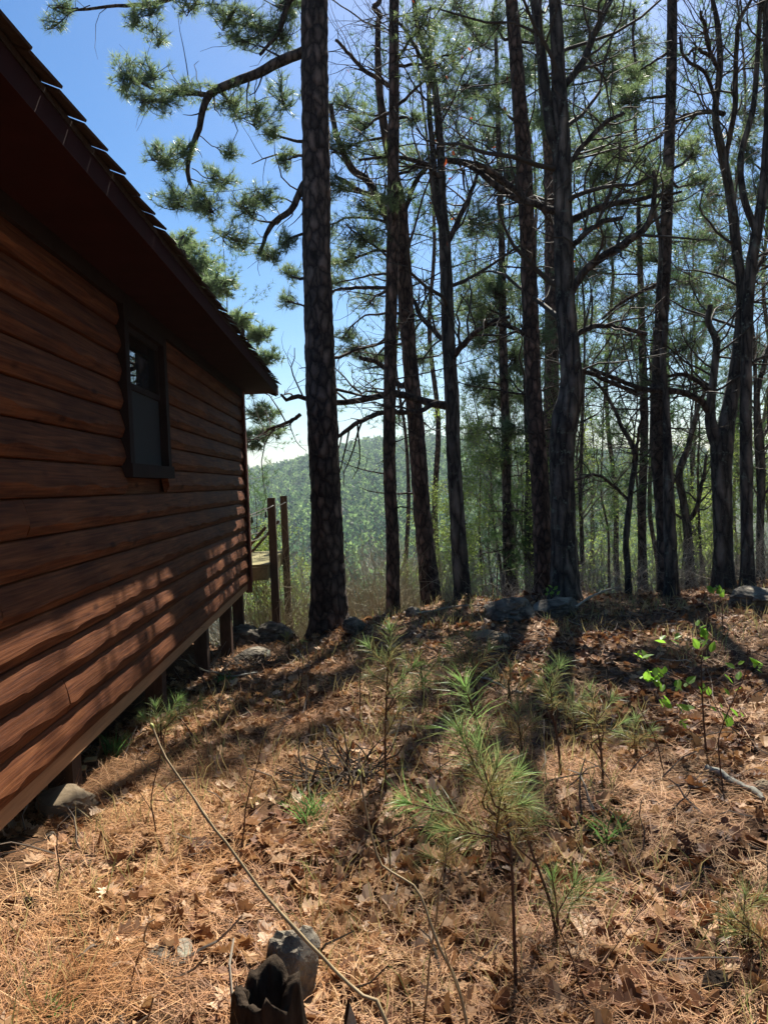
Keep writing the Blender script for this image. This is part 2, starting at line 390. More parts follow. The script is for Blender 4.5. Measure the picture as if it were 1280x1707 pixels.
M['shoot'] = plain('pale_shoot', (0.30, 0.22, 0.12), 0.6, 0.3, 0.3, 25)
M['bud'] = plain('green_bud', (0.36, 0.36, 0.10), 0.5, 0.3, 0.2, 30)
M['rock'] = barkmat('grey_rock', (0.11, 0.098, 0.08), (0.20, 0.18, 0.145), (0.34, 0.31, 0.25), (9, 9, 9), 0.8, lichen=(0.25, 0.26, 0.19))
M['rocktan'] = plain('tan_rock', (0.22, 0.165, 0.105), 0.85, 0.2, 0.35, 7, 0.5)
M['rotwood'] = plain('charred_wood', (0.034, 0.024, 0.017), 0.95, 0.1, 0.6, 9, 0.8, (4, 4, 1))
M['greywood'] = plain('weathered_wood', (0.26, 0.25, 0.21), 0.85, 0.2, 0.35, 12, 0.5, (3, 1, 3))
M['trim'] = plain('dark_brown_trim', (0.024, 0.016, 0.015), 0.75, 0.08, 0.25, 5, 0.1)
M['soffit'] = plain('dark_red_soffit', (0.034, 0.011, 0.011), 0.8, 0.06, 0.25, 4, 0.1)
M['corner'] = plain('red_brown_corner_board', (0.15, 0.045, 0.024), 0.55, 0.3, 0.25, 5, 0.15, (6, 6, 1))
M['rim'] = plain('tan_rim_beam', (0.36, 0.19, 0.095), 0.6, 0.3, 0.3, 3, 0.25, (5, .6, 9))
M['pier'] = plain('dark_pier_post', (0.075, 0.042, 0.028), 0.8, 0.2, 0.35, 6, 0.3, (4, 4, 1))
M['shingle'] = plain('asphalt_shingle', (0.060, 0.046, 0.042), 0.95, 0.05, 0.35, 40, 0.3)
M['deckwood'] = plain('mossy_deck_wood', (0.25, 0.22, 0.10), 0.85, 0.2, 0.3, 9, 0.3, (2, 5, 2))
M['post'] = plain('dark_deck_post', (0.085, 0.06, 0.042), 0.8, 0.2, 0.3, 8, 0.3, (5, 5, 1))
M['cable'] = plain('white_cable', (0.55, 0.55, 0.5), 0.6, 0.3, 0.1, 5)
M['bulb'] = plain('black_socket', (0.01, 0.01, 0.01), 0.4, 0.5, 0.1, 5)
M['screen'] = plain('window_screen', (0.028, 0.03, 0.034), 0.75, 0.2, 0.1, 90)
M['cutwood'] = plain('fresh_cut_wood', (0.5, 0.36, 0.17), 0.8, 0.2, 0.2, 15, 0.2)
m_, t_, o_ = mat('window_glass'); p_ = N(t_, 'BsdfPrincipled'); p_.inputs['Base Color'].default_value = (0.012, 0.014, 0.015, 1)
p_.inputs['Roughness'].default_value = 0.015; p_.inputs['Specular IOR Level'].default_value = 1.0; p_.inputs['IOR'].default_value = 1.6
t_.links.new(p_.outputs[0], o_.inputs[0]); M['glass'] = m_

# ------------------------------------------------------------------ ground: one sheet to the horizon
def graded(segs):
    out = [segs[0][0]]
    for a, b, s0, s1 in segs:
        x = a; s = s0
        while x < b - 1e-6:
            f = (x - a) / (b - a); s = s0 * (s1 / s0) ** f
            x = min(b, x + s); out.append(x)
    return np.unique(np.array(out))
gy = np.concatenate([-graded([(0, 4, .3, .5), (4, 60, 1, 8), (60, 1500, 10, 250)])[::-1], graded([(0, 1.6, .12, .08), (1.6, 5, .055, .07), (5, 15, .09, .2), (15, 60, .3, 2), (60, 300, 3, 9), (300, 1000, 10, 22), (1000, 2600, 40, 250)])[1:]])
gp = graded([(0, 2.6, .055, .07), (2.6, 9, .09, .3), (9, 60, .4, 4), (60, 400, 5, 14), (400, 2600, 20, 250)])
gx = np.concatenate([-gp[::-1], gp[1:]])
X, Y = np.meshgrid(gx, gy)
Z = ground(X, Y)
V = np.stack([X, Y, Z], -1).reshape(-1, 3); nx, ny = len(gx), len(gy)
i = np.arange(ny - 1)[:, None] * nx + np.arange(nx - 1)[None, :]
mb = MB(); mb.add(V, np.stack([i, i + 1, i + 1 + nx, i + nx], -1).reshape(-1, 4))
GROUND = mb.build('ground', M['ground'], smooth=True); tag(GROUND, kind='structure')
GROUND['label'] = 'forest floor of pine straw and leaves falling away to a valley'

# ------------------------------------------------------------------ cabin (local: x out of the wall, y along it, z up; origin at the far corner)
WA = math.radians(2.063)
WD, WU = 1.60, 11.0
c0 = np.array([-WD * math.cos(WA) - WU * math.sin(WA), -WD * math.sin(WA) + WU * math.cos(WA), 0.0])
CAB = tag(empty('cabin', c0, WA), 'red-brown log-sided cabin raised on posts with a shingled roof', 'cabin')
L0, WID = -15.0, 6.4
def part(name, m, lo, hi, parent=CAB, M_=None):
    b = MB(); b.box(lo, hi, M=M_); return b.build(name, m, parent)
ZB, ZS, ZT = 0.165, 0.262, 2.985
WY0, WY1, WZ0, WZ1 = 5.30 - WU, 6.47 - WU, 1.745, 2.885       # window opening incl. trim

def log(y0, y1, z0, z1, seed):
    n = max(4, int((y1 - y0) / 0.055)); ys = np.linspace(y0, y1, n)
    h = z1 - z0
    a = noise(ys / 0.34 + seed * 9.7, seed * 3.1, 0, 11); a2 = noise(ys / 0.13 + seed, seed * 1.7, 0, 12)
    rid = 0.24 + 0.11 * np.abs(a) * 1.5 + 0.05 * a2
    d = 0.004 * noise(ys / 0.5, seed * 5.5, 0, 13) + 0.002 * noise(ys / 0.11, seed * 2.5, 0, 14)
    o1 = 0 * ys
    prof = [(0.012 + o1, 0.0 + o1), (0.034 + o1, 0.03 + o1), (0.056 + d, rid), (0.054 + d, rid + 0.09), (0.045 + d * .6, 0.62 + 0.03 * a2), (0.034 + d * .4, 0.82 + o1), (0.024 + o1, 0.95 + o1), (0.013 + o1, 0.990 + o1), (-0.02 + o1, 0.996 + o1)]
    k = len(prof)
    V = np.stack([np.stack([px_, ys, z0 + pt * h], -1) for px_, pt in prof], 1)   # n,k,3
    b = MB()
    ii = np.arange(n - 1)[:, None] * k + np.arange(k - 1)[None, :]
    b.add(V.reshape(-1, 3), np.stack([ii, ii + k, ii + k + 1, ii + 1], -1).reshape(-1, 4))
    for e, fl in ((0, 1), (n - 1, 0)):                      # end faces
        q = V[e]; c = q.mean(0)
        vv = np.vstack([c[None], q]); ff = [[0, j + 1, (j + 1) % k + 1] if fl else [0, (j + 1) % k + 1, j + 1] for j in range(k)]
        b.add(vv, ff)
    return b.build('log', M['log'], CAB)
nc = 14; hc = 0.1905
for c in range(nc + 1):
    z0 = ZS + c * hc; z1 = min(z0 + hc, ZT + 0.01)
    if z1 - z0 < 0.02: continue
    if z1 > WZ0 + .02 and z0 < WZ1 - .02:
        log(L0, WY0 + 0.01, z0, z1, c + .3); log(WY1 - 0.01, -0.0, z0, z1, c + 20.3)
    else:
        sp = (-4.2, -7.3, -2.9, -6.1, -8.0)[c % 5] + 0.37 * (c % 3)     # butt joint
        log(L0, sp - .002, z0, z1, c + .3); log(sp + .002, 0.0, z0, z1, c + 40.3)
# backing walls of the shell
b = MB()
b.box((-0.14, L0, ZS), (-0.021, WY0 + .05, ZT)); b.box((-0.14, WY1 - .05, ZS), (-0.021, -0.002, ZT))
b.box((-0.14, WY0 + .05, ZS), (-0.021, WY1 - .05, WZ0 + .05)); b.box((-0.14, WY0 + .05, WZ1 - .05), (-0.021, WY1 - .05, ZT))
b.box((-WID, -0.12, ZS), (-0.141, -0.004, ZT)); b.box((-WID, L0, ZS), (-0.141, L0 + .12, ZT)); b.box((-WID, L0 + .121, ZS), (-WID + .12, -0.121, ZT))
b.build('wall', M['log'], CAB)
RX, RH = -WID / 2, 0.42
rz = ZT + 0.06
def slope(x): return rz + (0.5 - abs(x - RX) + abs(RX) ) * 0 + RH * (0.55 + abs(RX) - abs(x - RX))
for yy in (-0.06, L0 + .06):
    g = MB()
    v = [(0, yy - .05, ZT), (-WID, yy - .05, ZT), (RX, yy - .05, ZT + RH * (abs(RX) + .4)), (0, yy + .05, ZT), (-WID, yy + .05, ZT), (RX, yy + .05, ZT + RH * (abs(RX) + .4))]
    g.add(v, [[0, 2, 1], [3, 4, 5]]); g.add(v, [[0, 1, 4, 3], [1, 2, 5, 4], [2, 0, 3, 5]])
    g.build('gable', M['log'], CAB)
part('floor', M['pier'], (-WID + .02, L0 + .02, ZB + .02), (-0.06, -0.04, ZS - .004))
part('rim_beam', M['rim'], (-0.055, L0 + .01, ZB), (0.012, -0.02, ZS - .003))
part('corner_board', M['corner'], (-0.02, -0.0, ZB - .05), (0.075, 0.035, ZT - .02))
part('corner_board', M['corner'], (0.068, -0.105, ZS + .01), (0.09, -0.001, ZT - .02))
for yy in (-0.12, -1.15, -2.7, -4.6, -6.6, -8.8, -11.0, -13.5):
    for xx in (-0.12, -2.2, -4.2, -6.1):
        p = np.array(CAB.matrix_world @ Vector((xx, yy, 0))) if False else c0 + np.array([xx * math.cos(WA) - yy * math.sin(WA), xx * math.sin(WA) + yy * math.cos(WA), 0])
        gz = g1(p[0], p[1])
        part('pier_post', M['pier'], (xx - .07, yy - .07, gz - .15), (xx + .07, yy + .07, ZB + .015))
# eaves, roof
EY = 0.42
part('soffit', M['soffit'], (-0.02, L0 - EY, ZT), (0.50, EY, ZT + .016))
part('fascia', M['soffit'], (0.501, L0 - EY, ZT - .03), (0.525, EY + .002, ZT + .075))
part('frieze_board', M['trim'], (0.012, L0, ZT - .10), (0.072, -0.004, ZT - .002))
def roofz(x): return ZT + .078 + RH * (0.53 - x)
b = MB()
x0, x1 = 0.53, RX
for s in (0, 1):
    xa, xb = (x0, x1) if s == 0 else (-WID - x0, x1)
    za, zb = roofz(x0), roofz(x1)
    v = [(xa, L0 - EY, za), (xa, EY, za), (xb, EY, zb), (xb, L0 - EY, zb), (xa, L0 - EY, za + .03), (xa, EY, za + .03), (xb, EY, zb + .03), (xb, L0 - EY, zb + .03)]
    b.add(v, [[0, 1, 2, 3], [4, 7, 6, 5], [0, 4, 5, 1], [1, 5, 6, 2], [2, 6, 7, 3], [3, 7, 4, 0]])
ROOF = b.build('roof', M['shingle'], CAB)
b = MB()                                                     # rake boards at the far gable end
for s in (1, -1):
    xa = 0.50 if s == 1 else -WID - .50
    v = [(xa, EY - .03, ZT - .05), (xa, EY - .004, ZT - .05), (xa, EY - .03, roofz(.5) - .003), (xa, EY - .004, roofz(.5) - .003),
         (RX, EY - .03, roofz(RX) - .17), (RX, EY - .004, roofz(RX) - .17), (RX, EY - .03, roofz(RX) - .003), (RX, EY - .004, roofz(RX) - .003)]
    b.add(v, [[0, 4, 5, 1], [2, 3, 7, 6], [0, 2, 6, 4], [1, 5, 7, 3], [0, 1, 3, 2], [4, 6, 7, 5]])
b.build('rake_board', M['soffit'], CAB)
sb = MB()                                                    # one shingle tab with its far end lifted
sv = [(-.30, 0, 0), (0.045, 0, 0), (0.05, .262, .010), (-.30, .262, .003)]
sv2 = [(x, y, z + .011) for x, y, z in sv]
sb.add(sv + sv2, [[0, 3, 2, 1], [4, 5, 6, 7], [0, 1, 5, 4], [1, 2, 6, 5], [2, 3, 7, 6], [3, 0, 4, 7]])
sme = sb.mesh('shingle', M['shingle'])
ra = math.atan(RH)
for r_ in range(3):
    yy = L0 - EY + (0.13 if r_ % 2 else 0) 
    while yy < EY - 0.24:
        o = link('shingle', sme, ROOF)
        xx = 0.53 - r_ * 0.14
        o.location = (xx, yy, roofz(xx) + .032 + r_ * .006 + rng.uniform(0, .004)); o.rotation_euler = (rng.uniform(-.01, .03), ra, rng.uniform(-.02, .02))
        yy += 0.262
# window
b = MB(); T = .095
b.box((0.02, WY0, WZ0), (0.085, WY0 + T, WZ1)); b.box((0.02, WY1 - T, WZ0), (0.085, WY1, WZ1)); b.box((0.02, WY0 + T, WZ1 - T), (0.083, WY1 - T, WZ1))
WIN = b.build('window', M['trim'], CAB)
part('sill', M['trim'], (-0.02, WY0 - .02, WZ0 - .035), (0.10, WY1 + .02, WZ0 + .06), WIN)
iy0, iy1, iz0, iz1 = WY0 + T, WY1 - T, WZ0 + .06, WZ1 - T
zm = 2.36
b = MB(); S = .045
def ring(b, x0, x1, y0, y1, z0, z1, s):
    b.box((x0, y0, z0), (x1, y0 + s, z1)); b.box((x0, y1 - s, z0), (x1, y1, z1)); b.box((x0, y0 + s, z0), (x1, y1 - s, z0 + s)); b.box((x0, y0 + s, z1 - s), (x1, y1 - s, z1))
ring(b, 0.0, 0.04, iy0, iy1, zm - .02, iz1, S); b.build('sash', M['trim'], WIN)
b = MB(); ring(b, -0.03, 0.018, iy0, iy1, iz0, zm + .018, S); b.build('sash', M['trim'], WIN)
part('pane', M['glass'], (0.014, iy0 + S - .004, zm + S - .024), (0.02, iy1 - S + .004, iz1 - S + .004), WIN)
part('screen', M['screen'], (0.02, iy0 + .004, iz0), (0.024, iy1 - .004, zm - .021), WIN)
part('pane', M['glass'], (-0.012, iy0 + S - .004, iz0 + S), (-0.006, iy1 - S + .004, zm - .03), WIN)

def cabw(x, y, z):
    return np.array([c0[0] + x * math.cos(WA) - y * math.sin(WA), c0[1] + x * math.sin(WA) + y * math.cos(WA), z])

# ------------------------------------------------------------------ deck on posts past the cabin corner
DK = tag(empty('deck', cabw(0.25, 0.2, 0), WA), 'small mossy timber deck on tall posts past the cabin corner', 'deck')
# local: x 0 = outer edge, y along
DZ = 0.48
for k in range(16):
    part('board', M['deckwood'], (-2.6, 0.1 + k * .15, DZ - .035), (0.03, 0.1 + k * .15 + .143, DZ + rng.uniform(-.002, .002)), DK)
part('rim_joist', M['deckwood'], (-0.035, 0.06, DZ - .225), (0.02, 2.52, DZ - .036), DK)
part('rim_joist', M['deckwood'], (-2.6, 0.06, DZ - .225), (-0.036, 0.10, DZ - .036), DK)
part('rim_joist', M['deckwood'], (-2.6, 2.48, DZ - .225), (-0.036, 2.52, DZ - .036), DK)
for k in range(3): part('joist', M['deckwood'], (-2.6, .6 + k * .6, DZ - .2), (-0.036, .64 + k * .6, DZ - .036), DK)
pts = [(0.08, 0.42), (0.08, 2.42), (-2.5, .42), (-2.5, 2.42)]
for (xx, yy) in pts:
    q = cabw(.25 + xx, .2 + yy, 0); gz = g1(q[0], q[1])
    part('post', M['post'], (xx - .058, yy - .058, gz - .1), (xx + .058, yy + .058, 1.45 if xx > -1 else DZ - .036), DK)
for yy in (0.42, 2.42):                                      # diagonal knee braces into the deck
    Mx = Matrix.Translation(Vector((0.0, yy, DZ + .52))) @ Matrix.Rotation(math.radians(43), 4, 'Y')
    part('brace', M['post'], (-.045, -.02, -.74), (.0, .02, 0.0), DK, Mx)
q0 = [(0.02, .40, 1.28), (0.02, 2.42, 1.27)]
# string lights
SL = tag(empty('string_lights', cabw(.3, .6, 1.2), WA), 'white cable of string lights looped between the deck posts', 'string lights')
def cable(p, q, sag, n=14):
    p, q = np.array(p), np.array(q); t = np.linspace(0, 1, n)[:, None]
    c = p + (q - p) * t; c[:, 2] -= sag * 4 * (t[:, 0] * (1 - t[:, 0])); return c
b = MB()
cabs = [cable((-.03, -.16, .11), (-1.2, -.35, .0), .12), cable((-.03, 1.84, .12), (-1.6, 1.7, .05), .22), cable((-.03, -.16, -.30), (-1.2, -.3, -.32), .12), cable((-.03, 1.84, -.22), (-1.4, 1.9, -.3), .16)]
for c in cabs: tubes(b, c, np.full(len(c), .007), 5)
th = np.linspace(0, 2 * math.pi, 13)
for (x_, y_, z_) in ((0.0, -.18, .11), (0.0, 1.82, .11)):
    loop = np.stack([x_ + .018 + .062 * np.cos(th), y_ + .062 * np.sin(th), z_ + .03 * np.cos(th)], -1); tubes(b, loop, np.full(13, .007), 4)
b.build('cable', M['cable'], SL)
bb = MB(); prof = np.array([(0, 0, 0.03), (0, 0, 0.0), (0, 0, -.03), (0, 0, -.06), (0, 0, -.085)]); tubes(bb, prof, np.array([.012, .018, .02, .026, .008]), 8)
bme = bb.mesh('bulb', M['bulb'], True)
for c, ks in ((cabs[0], (3, 7, 11)), (cabs[1], (2, 4, 6, 9)), (cabs[2], (5, 10))):
    for k in ks:
        o = link('bulb', bme, SL); o.location = c[k] + np.array([0, 0, -.03])
tag(SL)

# ------------------------------------------------------------------ tree building
def lerp_path(P, t):
    """P (N,m,c), t (N,q) in 0..1 -> points (N,q,c) and tangents"""
    m = P.shape[1]; s = t * (m - 1); k = np.clip(s.astype(int), 0, m - 2); u = (s - k)[..., None]
    ar = np.arange(P.shape[0])[:, None]
    a, b = P[ar, k], P[ar, k + 1]
    return a + (b - a) * u, b - a

def spawn(P, R, nc, t0, t1, ln, spread=0.7, up=0.15, rr=0.5, wob=0.25, m=6, rmin=0.003):
    Nn = P.shape[0]
    t = t0 + (t1 - t0) * (np.arange(nc)[None, :] + rng.random((Nn, nc))) / nc
    p, tg = lerp_path(P, t); r, _ = lerp_path(R[..., None], t)
    p = p.reshape(-1, 3); tg = norm(tg.reshape(-1, 3)); r = np.maximum(rmin, r.reshape(-1) * rr)
    k = len(p)
    side = rdir(k); side = norm(side - tg * np.sum(side * tg, -1, keepdims=True))
    d = norm(tg * (1 - spread) + side * spread + np.array([0, 0, up]))
    L = ln * (0.55 + 0.9 * rng.random(k))
    out = np.empty((k, m, 3)); out[:, 0] = p
    for q in range(1, m):
        d = norm(d + rng.normal(size=(k, 3)) * wob + np.array([0, 0, up * .35]))
        out[:, q] = out[:, q - 1] + d * (L / (m - 1))[:, None]
    rad = r[:, None] * np.linspace(1, 0.3, m)[None, :]
    return out, np.maximum(rad, rmin * .6)

def px_path(pts, D, dy=None):
    """[(px, py, width_px)] at depth D (dy: depth offset per point) -> rows (x,y,z,r)"""
    out = []
    for k, (x, y, wd) in enumerate(pts):
        DD = D + (dy[k] if dy is not None else 0)
        out.append([*at(x, y, DD), wd * 0.5 * DD / F])
    return np.array(out)

def trunk_mesh(mb, path, k=28, step=0.05, amp=0.055, fs=1.0, flare=0.35, seed=0):
    Ltot = np.sum(np.linalg.norm(np.diff(path[:, :3], axis=0), axis=1))
    n = int(max(12, Ltot / step)); p = smooth_path(path, n)
    P, R = p[:, :3], np.maximum(.006, p[:, 3])
    s = np.linspace(0, Ltot, n)
    R = R * (1 + flare * np.exp(-s / 0.28))
    a = np.arange(k) / k * 2 * math.pi
    T = norm(np.gradient(P, axis=0)); A = norm(np.cross(T, np.array([[0.2, 1, 0.1]]))); B = np.cross(T, A)
    ca, sa = np.cos(a)[None], np.sin(a)[None]
    q = R[0] * 9 * fs
    nz = noise(ca * q + seed * 7, sa * q, s[:, None] * 5.5 * fs, 21)
    nz2 = noise(ca * q * 2.6 + seed, sa * q * 2.6, s[:, None] * 13 * fs, 22)
    nz3 = noise(ca * 1.2 + seed, sa * 1.2, s[:, None] * .9, 23)
    rad = R[:, None] * (1 + amp * nz3 * 1.2 + amp * np.sign(nz) * np.abs(nz) ** .5 * .8 + amp * .8 * nz2)
    V = P[:, None, :] + rad[..., None] * (A[:, None, :] * ca[..., None] + B[:, None, :] * sa[..., None])
    ii = np.arange(n - 1)[:, None] * k + np.arange(k)[None, :]; jj = np.arange(n - 1)[:, None] * k + ((np.arange(k) + 1) % k)[None, :]
    mb.add(V.reshape(-1, 3), np.stack([ii, jj, jj + k, ii + k], -1).reshape(-1, 4))
    return p

def extend(path, topz, lean=(0, 0), rtop=0.03):
    a, b = path[-1], path[-2]
    out = [r for r in path]
    n = 6; dz = topz - a[2]
    d = norm((a[:3] - b[:3])[None])[0]
    for k in range(1, n + 1):
        f = k / n
        out.append([a[0] + (d[0] / max(.3, d[2]) * .7 + lean[0]) * dz * f + .06 * math.sin(k * 2.1 + a[0]), a[1] + lean[1] * dz * f + .06 * math.cos(k * 1.7 + a[0]), a[2] + dz * f, a[3] + (rtop - a[3]) * f ** 1.2])
    return np.array(out)

def trunk_at(p, z):
    k = int(np.argmin(np.abs(p[:, 2] - z))); return p[k]

def clump(wood, ndl, p0, r0, c, ext, ntw, tint, L=0.13, wid=0.0065, nn=15, per=3, rise=0.0):
    """a bough from trunk point p0 to centre c with twigs and needle tufts filling an ellipsoid"""
    c = np.asarray(c, float); ext = np.asarray(ext, float)
    d = c - p0; Ld = np.linalg.norm(d)
    mid = p0 + d * .5 + rng.normal(size=3) * .07 * Ld + np.array([0, 0, rise * Ld])
    end = c + norm(d[None])[0] * ext.max() * .55 + np.array([0, 0, .1 * ext[2]])
    main = smooth_path(np.array([p0, mid, c, end]), 14)
    main = main + np.concatenate([np.zeros((1, 3)), np.cumsum(rng.normal(size=(13, 3)) * .012 * Ld ** .5, axis=0)])
    rm = np.linspace(r0, 0.006, 14)
    tubes(wood, main, rm, 6, .35)
    t = 0.42 + .58 * rng.random((1, ntw)) ** .8
    st, tg = lerp_path(main[None], t); st = st[0]; tg = norm(tg[0])
    tgt = c + rdir(ntw) * ext * (0.35 + .75 * rng.random((ntw, 1)))
    st = np.where((np.linalg.norm(tgt - st, axis=1, keepdims=True) > ext.max() * 1.3), main[8 + rng.integers(0, 5, ntw)], st)
    m = 5; tt = np.linspace(0, 1, m)[None, :, None]
    dv = tgt - st
    P = st[:, None, :] + dv[:, None, :] * tt + (rng.normal(size=(ntw, 1, 3)) * .10 * np.linalg.norm(dv, axis=1)[:, None, None]) * np.sin(tt * math.pi)
    P[:, :, 2] += (tt[..., 0] ** 2) * .10 * np.linalg.norm(dv, axis=1)[:, None]
    tubes(wood, P, np.linspace(.0075, .0035, m)[None] * np.ones((ntw, 1)), 3, .3)
    for q in range(per):
        f = np.full((ntw, 1), 1.0 - q * .17) - rng.random((ntw, 1)) * .05
        pc, td = lerp_path(P, np.clip(f, 0, 1)); pc = pc[:, 0]; td = norm(td[:, 0])
        if q: pc = pc + rdir(ntw) * .05
        dd = norm(td + np.array([0, 0, .55]) + (rdir(ntw) * .9 if q else 0))
        tufts(ndl, pc, dd, nn, L, wid, 0.85, .05, tint + rng.normal(size=ntw) * .10, .25)
    return main

PINES = []
def pine(name, base, pts, topz, clumps, label, bark='pinebark', D=None, k=28, limbs=(), crownz=(9, 16), ncrown=16, crown_r=1.9, nn=14, step=.05, amp=.055, dead=14, group=None, tint0=.55, wid=.0065, crown_n=26, lean=(0, 0), dens=2.1):
    h = hit(*base) if D is None else None
    DD = h[1] if D is None else D
    path = px_path([(base[0], base[1], pts[0][2])] + list(pts), DD)
    gz = g1(path[0][0], path[0][1]); path[0][2] = min(path[0][2], gz - .08)
    path = extend(path, topz, lean)
    T = tag(empty(name, (path[0][0], path[0][1], gz)), label, 'tree', group)
    org = np.array(T.location)
    rel = path.copy(); rel[:, :3] -= org
    tm = MB(); p = trunk_mesh(tm, rel, k, step, amp, seed=len(PINES) + 1)
    tm.build('trunk', M[bark], T, True)
    wood, ndl = MB(), MB()
    for lb in limbs:                                         # limbs traced in the photograph
        lp = px_path(lb[0], DD, lb[1]); lp[:, :3] -= org
        lp = smooth_path(lp, 26); lp[:, :3] += np.cumsum(rng.normal(size=(26, 3)) * .006, axis=0)
        bm = MB(); tubes(bm, lp[:, :3], np.maximum(.006, lp[:, 3]), 9); bm.build('branch', M['limb'], T, True)
        t, r = spawn(lp[None, :, :3], lp[None, :, 3], 12, .1, 1, .7, .6, .1, .3, .25)
        tubes(wood, t, r, 3, .3)
    for cl in clumps:
        cx, cy, rx, ry, n = cl[:5]; dd = cl[5] if len(cl) > 5 else rng.uniform(-.9, .9)
        c = at(cx, cy, DD + dd) - org
        cw = c + org; sx_, sy_ = cw[0] - sdir.x / sdir.z * (cw[2] - .5), cw[1] - sdir.y / sdir.z * (cw[2] - .5)
        if DD < 14 and cx > 540 and -2.3 < sx_ < -1.2 and 2.6 < sy_ < 6.6: continue
        ap = trunk_at(p, c[2] - .15 * abs(c[0] - p[0][0]) + rng.uniform(-.3, .3))
        if len(cl) > 6:                                      # fed from a traced limb instead of the trunk
            a = at(cl[6], cl[7], DD) - org; ap = np.array([*a, .02])
        clump(wood, ndl, ap[:3], min(ap[3] * .35, .028), c, (1.15 * rx * DD / F, max(rx, ry) * DD / F * .9, 1.15 * ry * DD / F), int(n * dens), tint0 + rng.uniform(-.12, .12), nn=nn, wid=wid * max(1, DD / 12.5), L=.13 * max(1, DD / 12.5))
    for q in range(ncrown):                                  # the crown above the picture
        for tr_ in range(12):                                # sun reaches the cabin side of the clearing through gaps
            f = (q + rng.random()) / ncrown if tr_ < 4 else rng.random()
            z = crownz[0] + (crownz[1] - crownz[0]) * f - org[2]
            ap = trunk_at(p, z - .4); a = q * 2.4 + rng.uniform(-.4, .4) + tr_ * 1.1; rr = crown_r * (1.15 - .75 * f) * rng.uniform(.55, 1.0)
            c = ap[:3] + np.array([math.cos(a) * rr, math.sin(a) * rr, .4 + rng.uniform(-.2, .3)])
            cw = c + org; sx_, sy_ = cw[0] - sdir.x / sdir.z * cw[2], cw[1] - sdir.y / sdir.z * cw[2]
            if not (-2.9 < sx_ < .1 and 1.6 < sy_ < 8.5): break
        else: continue
        clump(wood, ndl, ap[:3], min(ap[3] * .3, .03), c, (.55, .55, .32), crown_n, tint0, nn=9, per=2, wid=.010, L=.16)
    if dead:                                                 # bare snags on the stem
        sel = p[(p[:, 2] > 1.5) & (p[:, 2] < crownz[1] - org[2])]
        t, r = spawn(sel[None, :, :3], sel[None, :, 3], dead, 0, 1, 1.3, .95, .05, .13, .16)
        tubes(wood, t, r, 4, .3)
        t2, r2 = spawn(t, r, 4, .2, 1, .5, .7, .05, .55, .2, m=5); tubes(wood, t2, r2, 3, .45)
    wood.build('twig', M['limb'], T, True)['kind'] = 'stuff'
    if ndl.n: tag(ndl.build('crown', M['needle'], T), kind='stuff')
    PINES.append(T)
    return T, p, org, DD

# the big pine beside the cabin corner
B1 = [(524, 78, 17), (502, 88, 17), (470, 102, 17), (425, 125, 15), (385, 143, 14), (352, 157, 13), (337, 185, 11), (330, 220, 10), (318, 255, 9), (314, 285, 8), (318, 310, 7), (332, 332, 5)]
B1b = [(352, 157, 9), (320, 156, 8), (285, 156, 6), (250, 150, 5), (222, 132, 4)]
B2 = [(526, 290, 13), (503, 312, 12), (488, 345, 11), (468, 362, 10), (452, 378, 9), (442, 400, 7), (432, 425, 5)]
B3 = [(510, -40, 12), (470, 20, 10), (455, 55, 7), (420, 90, 5)]
B4 = [(505, -90, 14), (420, -30, 11), (330, -20, 9), (250, 0, 7), (180, 5, 5), (110, 15, 4)]
pine('pine_tree', (549, 1052), [(549, 1030, 62), (547, 960, 55), (544, 850, 51), (537, 700, 49), (530, 500, 47), (527, 300, 46), (525, 120, 44), (524, 0, 43)], 17.5,
     [(212, 130, 30, 38, 26, .1, 240, 148), (250, 118, 30, 25, 18, .2, 260, 152), (262, 165, 45, 22, 26, -.1, 290, 156), (310, 150, 35, 20, 18, .1, 325, 156), (380, 165, 45, 20, 22, .2, 370, 150),
      (275, 265, 38, 30, 28, .1, 322, 250), (310, 250, 22, 25, 12, 0, 325, 235), (300, 330, 42, 25, 28, .1, 316, 300), (345, 345, 45, 28, 30, -.2, 322, 315), (365, 300, 35, 25, 18, .2, 320, 280), (385, 255, 20, 18, 10, .1, 332, 225),
      (425, 190, 48, 22, 26, .3, 430, 125), (470, 160, 28, 35, 18, .2, 460, 108), (455, 225, 22, 14, 12, .2), (480, 265, 20, 18, 12, .1),
      (415, 350, 32, 30, 22, .1, 455, 375), (440, 330, 30, 22, 18, -.1, 470, 362), (395, 400, 40, 24, 22, .1, 438, 405), (450, 425, 28, 16, 16, .1, 436, 415), (478, 405, 20, 25, 14, .2), (485, 455, 20, 16, 12, .4), (480, 500, 22, 14, 10, .5),
      (100, 12, 30, 16, 10, .1, 130, 12), (90, 40, 20, 25, 8, .1, 150, 8), (225, 35, 30, 28, 14, 0, 240, 2), (260, 60, 22, 24, 8, 0, 245, 2), (315, 8, 30, 14, 12, .1, 330, -18), (380, 25, 40, 22, 24, .1, 400, -25), (250, 10, 30, 14, 12, 0, 250, 0),
      (430, 45, 40, 30, 30, .1, 455, 50), (470, 60, 30, 40, 28, .2, 460, 40), (400, 65, 30, 20, 16, .1, 430, 80), (480, 10, 30, 25, 20, .2, 480, 5),
      (572, 50, 28, 40, 22, .3), (590, 130, 32, 30, 20, .5), (575, 200, 22, 26, 12, .4)],
     'thick dark-barked pine trunk beside the cabin eave with drooping boughs', k=52, step=.022, amp=.05, crownz=(10.5, 16.8), ncrown=14, crown_n=9, crown_r=2.6, dead=8, dens=1.7,
     limbs=[(B1, np.linspace(0, .3, len(B1))), (B1b, [.15] * 5), (B2, np.linspace(0, .1, len(B2))), (B3, None), (B4, np.linspace(0, .3, 6))])
